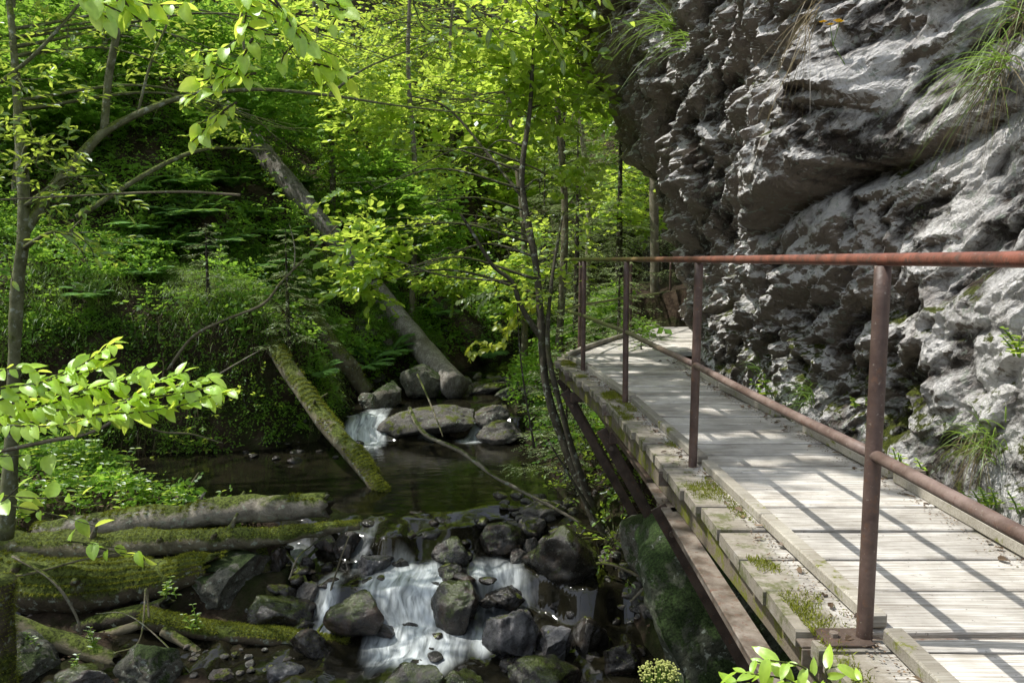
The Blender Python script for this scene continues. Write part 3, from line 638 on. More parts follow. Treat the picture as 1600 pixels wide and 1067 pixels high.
for k_, (x0, y0, x1, y1, mt, lb) in enumerate(BOULDERS):
    cx_ = (x0+x1)/2; g_ = zw(cx_, y1 if y1 < 1068 else 1068) if y1 < 1068 else G(cx_, y1, -2.35)
    w_ = (x1-x0)*(g_[1]/F)*1.22; hd = min(w_*.42, .45); Yc = g_[1]+hd*.75
    top_ = A(cx_, y0, Yc)[2]; bot = g_[2]-.12; ctr = A(cx_, (y0+y1)/2, Yc)
    rock('boulder', 100+k_, np.array([ctr[0], Yc, (top_+bot)/2]), (w_/2, hd, max((top_-bot)/2, .05)), 0, mt, lb, 'boulders in and beside the stream', tilt=((k_*37) % 11-5)*.03)
rock('boulder', 301, np.array([1.52, 5.0, -1.5]), (.62, .95, .95), .15, 'rock_green', 'huge lichen covered boulder under the footbridge', 'boulders in and beside the stream', tilt=.35, sub=6, cuts=7)
rock('boulder', 303, np.array([1.35, 6.6, -1.55]), (.40, .5, .45), .5, 'rock_bank', 'mossy bank boulder in shade behind the huge boulder under the footbridge', 'boulders in and beside the stream')
# small stones, each its own object, meshes shared
r_ = np.random.default_rng(5); protos = {}
spots = [(r_.uniform(*xr), r_.uniform(*yr), s, mt) for n_, xr, yr, s, mt in (
    (34, (430, 800), (812, 930), (.06, .15), 'rock_wet'), (24, (470, 1000), (930, 1050), (.06, .16), 'rock_wet'), (34, (940, 1055), (850, 965), (.05, .11), 'rock_dry'),
    (26, (780, 900), (770, 850), (.05, .11), 'rock_dry'), (26, (290, 470), (1000, 1060), (.02, .05), 'rock_dry'), (34, (690, 840), (588, 618), (.07, .16), 'rock_dry'),
    (38, (560, 700), (480, 600), (.06, .15), 'rock_dry'), (16, (330, 560), (690, 722), (.05, .12), 'rock_wet')) for _ in range(n_)]
LB = {'rock_wet': ('small dark wet stone among the boulders of the stream', 'small wet stones in the stream'), 'rock_dry': ('small dry grey stone on the stream bank', 'small dry stones on the banks')}
for k_, (px, py, (a_, b_), mt) in enumerate(spots):
    g_ = zw(px, py); s = r_.uniform(a_, b_); key = (mt, k_ % 9)
    if key not in protos:
        o = rock('stone', 400+k_, np.zeros(3), (1, .85, .6), 0, mt, sub=3, cuts=7, cat='stone', label=LB[mt][0], group=LB[mt][1]); protos[key] = o
    else:
        o = protos[key].copy(); C.link(o)
    o.location = (g_[0], g_[1], g_[2]+s*.02); o.scale = (s, s, s*r_.uniform(.7, 1.2)); o.rotation_euler = (0, r_.uniform(-.3, .3), r_.uniform(0, 6.28))
# ------------------------------------------------------------------ moss / blades helpers
def blades(mb, P, D, L, w, bend=.4, tint=None, seg=3, rng=RNG):
    P = np.asarray(P, float); D = nrmz(D); n = len(P); L = np.broadcast_to(L, (n,)); w = np.broadcast_to(w, (n,)); bend = np.broadcast_to(bend, (n,))
    sd = nrmz(np.cross(D, rng.normal(size=(n, 3)))); V = np.zeros((n, seg+1, 2, 3))
    for k_ in range(seg+1):
        t = k_/seg; c = P+D*(L*t)[:, None]; c[:, 2] -= bend*L*t*t; ww = w*(1-t*.92)*.5
        V[:, k_, 0] = c-sd*ww[:, None]; V[:, k_, 1] = c+sd*ww[:, None]
    b = (np.arange(n)*(seg+1)*2)[:, None]; F_ = np.concatenate([b+np.array([[2*k_, 2*k_+1, 2*k_+3, 2*k_+2]]) for k_ in range(seg)], 0)
    tt = rng.random(n) if tint is None else tint
    mb.add(V.reshape(-1, 3), F_, None, np.repeat(tt, (seg+1)*2))
def moss_on(o_parent, V, nrm, n, L=.018, w=.006, thr=.3, seed=0, name='moss', bias=0.):
    r = np.random.default_rng(seed); m_ = nrm[:, 2] > thr; V = V[m_]; nn = nrm[m_]
    k = fbm(V*5, 3, seed)+bias > 0; V = V[k]; nn = nn[k]
    if len(V) < 5: return
    i = r.integers(0, len(V), n); P = V[i]+r.normal(size=(n, 3))*.012*np.array([1, 1, .1]); D = nn[i]+r.normal(size=(n, 3))*.5
    mb_ = MB(); blades(mb_, P, D, L*r.uniform(.5, 1.4, n), w, .2, r.uniform(0.1, 1, n), 2, r); return mb_.build(name, M['moss'], o_parent)
def vnorm(P, R_):                # radial normals of a tube sample set around its axis
    return nrmz(P-R_)
# ------------------------------------------------------------------ logs
def log(name, pts, rad, mat, label, cat='log', group='fallen logs and branches in the ravine', moss=0, sides=22, bump=.28, bs=3., seed=1, thr=.35, jag=.0, mossL=.018, bias=.1):
    pts = [np.asarray(p, float) for p in pts]; root = thing(name, label, cat, pts[0], group)
    path = catmull(pts, 14); m_ = MB(); V = tube(m_, path, rad, sides, True, bump, bs, seed)
    if jag:                                                      # broken, splintered end
        n = len(path); r = np.random.default_rng(seed); d = nrmz(path[-1]-path[-3]); W_ = m_.V[0]
        W_[(n-1)*sides:n*sides] += d*(r.uniform(-jag, jag*.6, sides))[:, None]; W_[n*sides+1] -= d*jag*1.2
    m_.build('trunk', M[mat], root, smooth_=True); R0 = float(np.max(rad)); sr = np.random.default_rng(seed+900)
    if R0 > .09 and len(pts) > 3 and mat != 'bark_dark':
        for q in range(5 if R0 > .15 else 3):
            k_ = int(sr.uniform(.12, .88)*len(path)); d = nrmz(path[min(k_+1, len(path)-1)]-path[k_-1]); o_ = nrmz(np.cross(d, sr.normal(size=3))); o_[2] = abs(o_[2])*.8+.1; o_ = nrmz(o_+d*.4)
            rr_ = float(np.interp(k_/len(path), np.linspace(0, 1, len(rad)), rad)); b_ = MB(); tube(b_, catmull([path[k_]+o_*rr_*.6, path[k_]+o_*rr_*1.15, path[k_]+o_*(rr_*1.1+sr.uniform(.05, .16))], 3), (R0*.26, R0*.17, R0*.09), 8, True, .25, 9, seed+q); b_.build('branch_stub', M[mat], root, smooth_=True)
    if moss:
        n = len(path); VV = V[:n*sides].reshape(n, sides, 3); ax_ = np.repeat(path[:, None], sides, 1)
        nn = nrmz(VV-ax_).reshape(-1, 3); moss_on(root, VV.reshape(-1, 3), nn, moss, seed=seed, thr=thr, L=mossL, bias=bias)
    return root
def onG(p, dy=-.25): q = T(*p); return q
log('tree_stump', [A(-12, 1110, 5.6), A(-8, 1000, 5.6), A(-4, 905, 5.6)], (.16, .14, .12), 'bark_log_moss', 'mossy stump standing in the bottom left corner', cat='stump', moss=6000, seed=18, thr=-.6, bias=.4, bump=.25)
L1 = log('log', [A(60, 832, 7.5), A(180, 817, 7.5), A(350, 799, 7.55), A(516, 786, 7.6)], (.10, .125, .135, .13), 'bark_worn', 'upper weathered log with a broken grey end over the pond outlet', moss=5000, seed=2, jag=.07, thr=.5, bias=-.1)
log('log', [A(-30, 850, 7.2), A(130, 856, 7.2), A(260, 846, 7.2), A(400, 840, 7.25), A(500, 828, 7.3), A(562, 820, 7.35)], (.17, .145, .11, .115, .08, .045), 'bark_moss', 'long tapering log with mossy lumps just below the weathered log', moss=7000, seed=3, thr=.3, bump=.35)
log('log', [A(-40, 905, 6.9), A(120, 915, 6.95), A(230, 905, 7.), A(335, 885, 7.0)], (.25, .24, .20, .11), 'bark_log_moss', 'thickest log blanketed in moss with a splintered end', moss=22000, seed=4, jag=.22, thr=.0, bump=.3, mossL=.024, bias=.35)
log('log', [A(225, 965, 6.6), A(330, 985, 6.55), A(440, 996, 6.5), A(541, 1010, 6.5)], (.10, .09, .085, .075), 'bark_log_moss', 'straight mossy log reaching the water with a cleanly cut end', moss=12000, seed=5, thr=.25, bump=.12, bias=.5)
log('log', [A(15, 972, 6.3), A(100, 1002, 6.25), A(182, 1035, 6.2)], (.075, .08, .07), 'twig', 'short pale barkless log slanting down in the bottom left corner', seed=6, jag=.05, bump=.2)
log('log', [A(110, 985, 6.7), A(180, 968, 6.7), A(262, 945, 6.7)], (.09, .10, .06), 'bark_dark', 'rotten brown log under the thickest mossy log', seed=7, jag=.1, bump=.4)
log('log', [A(120, 1000, 6.6), A(190, 985, 6.6), A(250, 962, 6.6)], (.03, .04, .025), 'twig', 'split yellowish pole below the rotten brown log', seed=8)
log('fallen_branch', [A(255, 985, 6.5), A(310, 1018, 6.4), A(352, 1052, 6.3), A(372, 1085, 6.2)], (.045, .04, .036), 'twig', 'grey debarked branch slanting into the gravel at the bottom', cat='branch', seed=9)
log('log', [A(398, 828, 7.45), A(404, 858, 7.35), A(412, 895, 7.3)], (.075, .08, .07), 'bark_log_moss', 'short mossy stub propping the tapering log', seed=10, moss=1200, thr=-.2)
log('log', [A(405, 500, 11.8), A(440, 560, 10.8), A(500, 648, 9.9), A(560, 718, 9.25), A(602, 778, 8.8)], (.11, .125, .12, .115, .10), 'bark_moss', 'mossy log leaning from the left bank down into the pond', moss=12000, seed=11, thr=.15, bump=.15, bias=.25, mossL=.03)
def Tn(px, py, up=.2):
    q = T(px, py, 9.); r = ray(px, py); t = (q[1]-up)/r[1]; return np.array([r[0]*t, q[1]-up, EYE+r[2]*t])
log('log', [A(712, 606, 12.9), Tn(640, 520, .5), Tn(560, 420, .6), Tn(470, 310, .55), Tn(390, 214, .4), Tn(340, 150, .2)], (.23, .22, .215, .20, .17), 'grey_log', 'big bare grey trunk lying down the left slope to the stream', seed=12, bump=.1, bs=2)
log('log', [Tn(572, 612, .2), Tn(520, 540, .3), Tn(470, 470, .3)], (.14, .15, .13), 'bark_moss', 'dark half hidden log parallel to the big grey trunk', moss=3000, seed=13)
STK = [([(20, 868, 6.6), (80, 905, 6.5), (118, 960, 6.5), (131, 1012, 6.5)], .016, 'arching yellowish stick in front of the thickest mossy log'),
 ([(-10, 906, 6.6), (60, 892, 6.6), (120, 876, 6.7), (190, 862, 6.9)], .016, 'straight stick lying along the thickest mossy log'),
 ([(233, 965, 6.4), (228, 920, 6.5), (218, 1000, 6.2), (178, 1020, 6.2)], .010, 'looping bare twig hanging below the mossy log'),
 ([(310, 1067, 6.), (262, 1010, 6.2), (200, 960, 6.3), (150, 958, 6.4)], .007, 'thin crooked twig over the shadowed boulder'),
 ([(509, 975, 6.9), (512, 940, 6.9), (530, 880, 6.8), (545, 838, 6.8)], .010, 'thin brown stick standing in the rapid'),
 ([(440, 855, 7.4), (475, 900, 7.1), (483, 950, 6.9), (500, 990, 6.8)], .018, 'curved driftwood root on the left of the rapid'),
 ([(452, 905, 7.1), (466, 870, 7.1), (490, 850, 7.3)], .010, 'forked driftwood twig caught on the stones'),
 ([(283, 780, 8.2), (296, 760, 8.2), (311, 738, 8.2)], .018, 'snapped stake poking up behind the weathered log'),
 ([(238, 800, 8.2), (262, 770, 8.2), (275, 758, 8.2)], .014, 'slanting broken stick left of the snapped stake'),
 ([(640, 638, 11.), (662, 676, 9.0), (720, 705, 8.4), (775, 745, 8.1), (850, 785, 7.9), (945, 838, 7.7)], .030, 'long pale branch bridging the right side of the pond'),
 ([(652, 585, 10.6), (668, 620, 9.6), (686, 665, 9.1), (692, 682, 9.)], .013, 'thin upright fork rising from the long pale branch'),
 ([(262, 578, 9.0), (300, 528, 8.9), (350, 500, 8.8), (410, 476, 8.8), (440, 440, 8.8), (475, 405, 8.8), (535, 345, 8.8)], .019, 'long leafless branch leaning across the left grassy bank'),
 ([(440, 440, 8.8), (458, 420, 8.8), (460, 385, 8.85), (452, 350, 8.9)], .009, 'bare side shoot of the long leafless branch'),
 ([(0, 705, 5.5), (70, 690, 5.4), (150, 672, 5.4), (210, 630, 5.5), (232, 600, 5.6)], .016, 'grey twig rising across the left foreground'),
 ([(205, 640, 5.5), (245, 672, 5.6), (300, 678, 5.7), (348, 692, 5.8)], .009, 'drooping bare twig above the dark pond'),
 ([(325, 595, 7.5), (370, 568, 7.5), (410, 545, 7.6)], .010, 'short bare twig below the overhanging grass'),
 ([(375, 305, 6.), (260, 300, 6.), (0, 312, 6.)], .012, 'nearly level pale twig in front of the left tree'),
 ([(1000, 900, 6.9), (950, 880, 7.), (905, 885, 7.1)], .02, 'pale broken branch on the bank at the sapling foot'),
 ([(985, 940, 6.6), (1020, 905, 6.6), (1048, 885, 6.6)], .012, 'thin root crossing the stones under the footbridge'),
]
for k_, (pts, rr, lb) in enumerate(STK):
    log('stick', [A(*p) for p in pts], (rr, rr*.85, rr*.5), 'twig' if k_ % 3 else 'bark_pale', lb, cat='stick', sides=8, bump=.15, seed=40+k_)
# ------------------------------------------------------------------ where sunlight falls: clearings in the canopy above these places
LIT = []
def lit(p, r): LIT.append((np.asarray(p, float), r))
for y_, x0, x1, r in ((2.2, 1.1, 2., .33), (2.6, 1., 1.9, .35), (3.0, .95, 1.9, .33), (3.35, .9, 1.5, .2)):
    for x_ in np.arange(x0, x1, .25): lit((x_, y_, 0), r)
for y_ in (2.1, 2.6, 3.1, 3.6, 4.1, 4.6): lit((.84, y_, 0), .16)
for p in ((1.3, 3.9), (1.6, 4.05), (1.2, 4.5), (1.4, 5.3), (1.1, 7.1), (1.9, 10.3), (2., 11)): lit((*p, 0), .13)
for p, r in (((1.0, 2.3, 1.05), .3), ((1., 2.9, 1.05), .25), ((.95, 3.6, 1.05), .2), ((.98, 1.6, 1.05), .3), ((.9, 4.6, 1.05), .14)): lit(p, r)
for px, py, r in ((1560, 230, .33), (1520, 300, .3), (1590, 330, .3), (1460, 330, .26), (1400, 380, .2), (1480, 440, .3), (1580, 450, .3), (1420, 480, .15), (1560, 120, .3), (1480, 60, .3), (1400, 30, .3), (1300, 60, .32), (1230, 120, .35),
                  (1180, 60, .3), (1120, 110, .25), (1280, 160, .3), (1350, 130, .28), (1340, 210, .25), (1200, 220, .3), (1130, 210, .2), (1150, 300, .2), (1070, 190, .14), (1240, 300, .2), (1330, 290, .12), (1110, 430, .1), (1200, 440, .2), (1150, 500, .14), (1260, 380, .1), (1230, 540, .12), (1010, 160, .15), (1450, 180, .2)):
    lit(cliff_pt(px, py), r)
for px in range(1040, 1620, 46):
    for py in range(0, 560, 46):
        q_ = random.random()
        sh_ = (px < 1100 and py > 130) or (1240 < px < 1520 and 190 < py < 330 and py > 480-.2*px) or (1280 < px < 1420 and 280 < py < 540)
        if q_ < (.15 if sh_ else .95): lit(cliff_pt(px+random.uniform(-15, 15), py+random.uniform(-15, 15)), .12 if sh_ else .38)
for px, py, Y, r in ((440, 300, 15.5, .25), (480, 350, 15., .25), (640, 520, 13., .2), (700, 470, 12, .25), (745, 465, 8.4, .3), (800, 505, 8, .35), (740, 550, 8, .25),
                     (940, 480, 13, 1.), (1000, 540, 13, 1.), (900, 520, 12.5, 1.), (900, 620, 9.8, .8), (960, 640, 10.4, .8), (890, 680, 8.8, .6), (1000, 650, 9., .5), (950, 760, 8.4, .4), (980, 420, 15, 1.2), (870, 480, 14, 1.), (660, 150, 12, 1.2), (760, 250, 12, 1.), (560, 120, 12, 1.), (830, 60, 12, 1.2), (940, 160, 14, 1.4), (900, 300, 14, 1.2), (820, 200, 19, 2.), (620, 380, 8.4, .8), (800, 30, 8.6, .9), (640, 80, 8.6, .8), (720, 130, 8.7, .9), (820, 130, 8.4, .7), (560, 300, 8.6, .5), (700, 330, 8.5, .6), (600, 440, 8.4, .4), (760, 400, 8.5, .5), (960, 600, 10, .5), (900, 640, 9, .35), (930, 720, 8.5, .3), (980, 470, 15, .8), (1020, 650, 8, .3),
                     (640, 905, 7.3, .16), (605, 1010, 6.5, .16), (720, 925, 7., .2), (790, 980, 6.5, .2), (790, 880, 7.4, .14), (300, 800, 7.9, .3), (400, 790, 7.9, .3), (480, 785, 7.9, .2), (240, 838, 7.5, .3), (430, 835, 7.5, .25), (100, 865, 6.9, .35), (220, 890, 6.9, .3), (440, 990, 6.5, .3), (320, 985, 6.5, .2), (300, 430, 11.3, .35), (380, 470, 11, .3), (230, 400, 12, .3), (420, 400, 12.5, .35), (350, 350, 13.5, .4), (480, 520, 11, .25), (160, 380, 12, .3), (480, 640, 10, .3), (560, 720, 9.3, .25), (140, 1020, 6.2, .1),
                     (620, 660, 10.6, .2), (770, 640, 10.6, .2), (880, 160, 9, .8), (780, 90, 9.5, .9), (700, 200, 9, .8), (620, 90, 11, .9), (900, 60, 9, .7), (860, 280, 10, .7), (740, 310, 9, .5), (640, 360, 8.6, .45), (780, 370, 9, .5), (920, 300, 11, .7), (960, 240, 13, 1.), (900, 390, 12, .7), (540, 150, 12, .6),
                     (200, 760, 8.5, .25), (80, 720, 7, .3), (130, 60, 12, .3), (560, 60, 12, .8), (460, 560, 11., .2), (430, 330, 14, .3)):
    lit(A(px, py, Y), r)
for px, py in ((20, 565), (70, 570), (130, 560), (190, 560), (60, 600), (130, 610), (200, 600), (250, 590), (300, 600), (350, 605), (40, 640), (100, 650), (20, 500), (25, 420), (20, 640), (30, 330), (95, 900), (180, 930), (20, 720), (90, 820), (30, 780)): lit(A(px, py, 2.35), .3)
for px, py in ((150, 10), (220, 15), (270, 10), (380, 20), (430, 10), (500, 20), (390, 50), (440, 60), (480, 90), (500, 130), (320, 90), (350, 130), (300, 150), (330, 185), (305, 215)): lit(A(px, py, 2.12), .26)
for px, py in ((1150, 1060), (1220, 1050), (1290, 1045), (1340, 1060)): lit(A(px, py, 1.75), .2)
LP_ = np.array([p for p, r in LIT]); LR_ = np.array([r for p, r in LIT])
def sunfree(P, gap=.3):                                          # True where a leaf does not stand in one of the clearings
    ok = np.ones(len(P), bool)
    for p, r in zip(LP_, LR_):
        d = P-p; t = d@TOSUN; q = ((d-t[:, None]*TOSUN)**2).sum(1); ok &= ~((q < (r*1.05)**2) & (t > r+gap))
    return ok
# ------------------------------------------------------------------ leaves
def fine_leaves(mb, P, Ax, Nm, size, width, tint, rng, droop=.22, cup=.12):   # close-up leaf: seven stations with a toothed edge, folded and curled
    n = len(P); Ax = nrmz(Ax); Nm = nrmz(Nm-(Nm*Ax).sum(1)[:, None]*Ax); Sd = np.cross(Ax, Nm); st = np.array([0, .05, .14, .26, .4, .54, .68, .8, .9, .97, 1.]); k = len(st)
    hw = width*.5*np.sin(np.pi*np.clip(st, 0, 1)**.80)**.72; hw[0] = .012; hw[-1] = .0; hw = hw*(1+.05*(np.arange(k) % 2)); V = np.zeros((n, k, 5, 3)); dr = droop*rng.uniform(.3, 1.7, n); tw = rng.normal(size=n)*.25
    for i, t in enumerate(st):
        for j, q in enumerate((-1, -.5, 0, .5, 1)):
            z = cup*abs(q)*hw[i]*2+.018*(abs(q) == .5)*((i % 2)*2-1)*(1 if 0 < i < k-1 else 0); s_ = q*hw[i]
            V[:, i, j] = P+size[:, None]*((t-.06*abs(q))*Ax+s_*Sd+(z-dr*t*t+tw*s_*t)[:, None]*Nm) if True else 0
    b = (np.arange(n)*k*5)[:, None, None]; q = np.array([[i*5+j, i*5+j+1, i*5+j+6, i*5+j+5] for i in range(k-1) for j in range(4)])[None]
    tt = tint[:, None, None]+np.array([0, -.14, .22, -.14, 0])[None, None]+(((np.arange(k) % 2)-.5)*.22)[None, :, None]+rng.normal(size=(n, k, 5))*.04
    mb.add(V.reshape(-1, 3), (b+q).reshape(-1, 4), None, tt.ravel())
def leaves(mb, P, Ax, Nm, size, width=.6, tint=None, rng=RNG, simple=False, cup=.10):
    n = len(P); 
    if n == 0: return
    Ax = nrmz(Ax); Nm = nrmz(Nm-(Nm*Ax).sum(1)[:, None]*Ax); Sd = np.cross(Ax, Nm); size = np.broadcast_to(size, (n,))[:, None]
    if simple: loc = np.array([[0, 0, 0], [.5, width/2, 0], [1, 0, 0], [.5, -width/2, 0]]); Fc = np.array([[0, 3, 2, 1]])
    else: loc = np.array([[0, 0, 0], [.30, width*.46, cup], [.74, width*.38, cup*.8], [1, 0, -.04], [.74, -width*.38, cup*.8], [.30, -width*.46, cup]]); Fc = np.array([[0, 3, 2, 1], [0, 5, 4, 3]])
    V = P[:, None]+size[:, None]*(loc[None, :, :1]*Ax[:, None]+loc[None, :, 1:2]*Sd[:, None]+loc[None, :, 2:]*Nm[:, None])
    F_ = (np.arange(n)*len(loc))[:, None, None]+Fc[None]; tt = rng.random(n) if tint is None else tint
    mb.add(V.reshape(-1, 3), F_.reshape(-1, 4), None, np.repeat(tt, len(loc)))
def sprays(P, D, L=.35, m=9, leaf=.075, jit=.35, droop=.15, rng=RNG, opp=False):   # flat leafy twigs; returns leaf arrays and twig ends
    K = len(P); D = nrmz(D); up = nrmz(np.array([0, 0, 1.])+rng.normal(size=(K, 3))*.28); S_ = nrmz(np.cross(D, up)); up = np.cross(S_, D)
    Ls = L*rng.uniform(.6, 1.3, K); pos = []; ax = []; nm = []; sz = []
    for j in range(m):
        t = (j+.6)/m; side = (1 if j % 2 else -1); c = P+D*(Ls*t)[:, None]; c[:, 2] -= droop*Ls*t*t
        a = D*(.45+.5*t)+S_*side*(.95-.6*t)+rng.normal(size=(K, 3))*.22
        if j == m-1: a = D+rng.normal(size=(K, 3))*.1
        pos.append(c+rng.normal(size=(K, 3))*.012); ax.append(a-np.array([0, 0, .22])); nm.append(up+rng.normal(size=(K, 3))*jit); sz.append(leaf*rng.uniform(.6, 1.15, K)*(1 if j < m-1 else 1.1))
    return np.concatenate(pos), np.concatenate(ax), np.concatenate(nm), np.concatenate(sz), Ls
def blobpts(c, r, n, rng, clump=1.1, thr=-.12):
    c = np.asarray(c, float); r = np.broadcast_to(np.asarray(r, float), (3,)); u = nrmz(rng.normal(size=(n*2, 3)))*(rng.random(n*2)**.42)[:, None]; P = c+u*r
    k = fbm(P*clump, 2, 333) > thr; return P[k][:n]
def tree(name, label, trunk, rad, blobs, leaf=.075, mat='leaf', bark='bark', group=None, cat='tree', L=.36, m=9, width=.62, seed=0, simple=False, limbs=True, gobo=True, tintr=(.0, 1.), twigs=True, jit=.35, thr=-.12, sides=10, gap=.3, extra=()):
    rng = np.random.default_rng(seed); trunk = [np.asarray(p, float) for p in trunk]; root = thing(name, label, cat, trunk[0], group)
    tp = catmull(trunk, 10); wm = MB(); tube(wm, tp, rad, sides, True, .16, 5, seed)
    for pts, rr in extra: tube(wm, catmull([np.asarray(p, float) for p in pts], 8), rr, 8, True, .12, 5, seed)
    lm = MB(); tw = MB(); TP = []; TD = []; TLs = []
    for bi, (c, r, n) in enumerate(blobs):
        c = np.asarray(c, float); P = blobpts(c, r, n, rng, thr=thr)
        if not len(P): continue
        rr = np.broadcast_to(np.asarray(r, float), (3,))
        if limbs:
            d = np.linalg.norm(tp-c, axis=1)+np.maximum(tp[:, 2]-c[2], 0)*1.5; k = int(np.argmin(d)); a = tp[min(k, len(tp)-2)]; mid = (a+c)/2+np.array([0, 0, .12*np.linalg.norm(c-a)])
            r0 = float(np.interp(k/len(tp), np.linspace(0, 1, len(rad)), rad))*.5 if np.size(rad) > 1 else .03
            lp = catmull([a, mid, c+rng.normal(size=3)*.1], 6); tube(wm, lp, (r0, r0*.55, r0*.25), 6, True, .1, 5, seed+bi)
            for q in P[rng.permutation(len(P))[:min(len(P), max(4, n//14))]]:
                s = lp[rng.integers(len(lp)//2, len(lp))]; tube(wm, catmull([s, (s+q)/2+rng.normal(size=3)*.06, q], 4), (max(r0*.28, .004), .0025), 4, False)
        out = nrmz(P-(c-np.array([0, 0, rr[2]*.8]))+rng.normal(size=P.shape)*.4); out[:, 2] *= .35; out = nrmz(out)
        p, a, nn, sz, Ls = sprays(P, out, L, m, leaf, jit, rng=rng)
        TP.append(P); TD.append(out); TLs.append(Ls)
        tt = np.clip(rng.uniform(tintr[0], tintr[1], len(p))*.6+.4*np.tile(rng.uniform(tintr[0], tintr[1], len(P)), m), 0, 1)
        if gobo: k = sunfree(p, gap); p, a, nn, sz, tt = p[k], a[k], nn[k], sz[k], tt[k]
        leaves(lm, p, a, nn, sz, width, tt, rng, simple)
    if twigs and TP:
        P = np.concatenate(TP); D = np.concatenate(TD); Ls = np.concatenate(TLs); k = sunfree(P) if gobo else np.ones(len(P), bool)
        blades(wm, P[k], D[k], Ls[k], .006, .15, seg=2, rng=rng)
    wm.build('trunk', M[bark], root, smooth_=True)
    if lm.V: lm.build('crown', M[mat], root)
    return root
def pb(px, py, Y, r, n): return (A(px, py, Y), r, n)
# ---- the sapling in the middle of the picture and its layered crown
B = A(955, 880, 7.7)
tree('sapling', 'slim dark sapling with layered bright leaves rising beside the footbridge', [B, A(925, 800, 7.7), A(880, 690, 7.75), A(853, 600, 7.8), A(845, 500, 7.85), A(838, 420, 7.9), A(820, 320, 8.), A(816, 262, 8.), A(828, 170, 8.1), A(835, 60, 8.2), A(850, -60, 8.3)],
     (.07, .055, .044, .04, .037, .034, .03, .027, .018, .01), [pb(610, 375, 8.3, (.55, .4, .28), 60), pb(585, 430, 8.3, (.35, .3, .2), 34), pb(665, 330, 8.4, (.5, .5, .25), 50), pb(700, 400, 8.5, (.5, .4, .2), 50), pb(760, 370, 8.4, (.5, .5, .2), 45), pb(640, 255, 8.5, (.5, .5, .25), 45),
     pb(740, 240, 8.6, (.55, .5, .3), 50), pb(700, 130, 8.8, (.8, .6, .4), 120), pb(820, 120, 8.4, (.6, .6, .4), 110), pb(870, 180, 8.6, (.4, .6, .3), 50), pb(870, 60, 8.3, (.5, .5, .35), 70), pb(800, 20, 8.6, (.9, .7, .4), 130), pb(620, 60, 8.6, (.7, .5, .3), 80), pb(560, 300, 8.6, (.4, .4, .22), 40), pb(860, 290, 8.6, (.4, .4, .25), 45), pb(870, 410, 8.2, (.3, .3, .18), 18), pb(560, 455, 8.4, (.2, .2, .12), 12), pb(790, 200, 9.2, (.6, .5, .3), 45)],
     leaf=.112, L=.40, m=9, bark='bark', seed=21, tintr=(.3, 1.), jit=.45, width=.72,
     extra=[([A(846, 530, 7.85), A(815, 480, 7.8), A(800, 440, 7.8), A(770, 415, 7.8), A(742, 370, 7.8), A(720, 335, 7.8)], (.03, .022, .012)), ([A(818, 268, 8.), A(780, 255, 8.2), A(720, 235, 8.4)], (.02, .01)), ([A(818, 310, 8.), A(770, 250, 8.3), A(700, 170, 8.6), A(640, 150, 8.7)], (.022, .008)),
            ([A(800, 440, 7.8), A(690, 430, 8), A(600, 400, 8.2)], (.012, .006))])
tree('sapling', 'thin twin stemmed sapling growing just right of the dark sapling', [A(948, 850, 7.6), A(900, 720, 7.6), A(872, 620, 7.6), A(856, 540, 7.65), A(862, 440, 7.7), A(880, 330, 7.9)], (.04, .03, .026, .02, .01),
     [pb(865, 455, 7.7, (.28, .3, .15), 14), pb(870, 350, 7.9, (.3, .3, .2), 20), pb(905, 300, 8., (.35, .3, .25), 26), pb(850, 545, 7.7, (.18, .2, .12), 8)], leaf=.07, seed=22, tintr=(.3, 1), width=.7, extra=[([A(935, 815, 7.6), A(900, 760, 7.5), A(858, 690, 7.5)], (.02, .008)), ([A(835, 700, 8), A(820, 610, 8), A(812, 545, 8), A(808, 470, 8)], (.012, .006))])
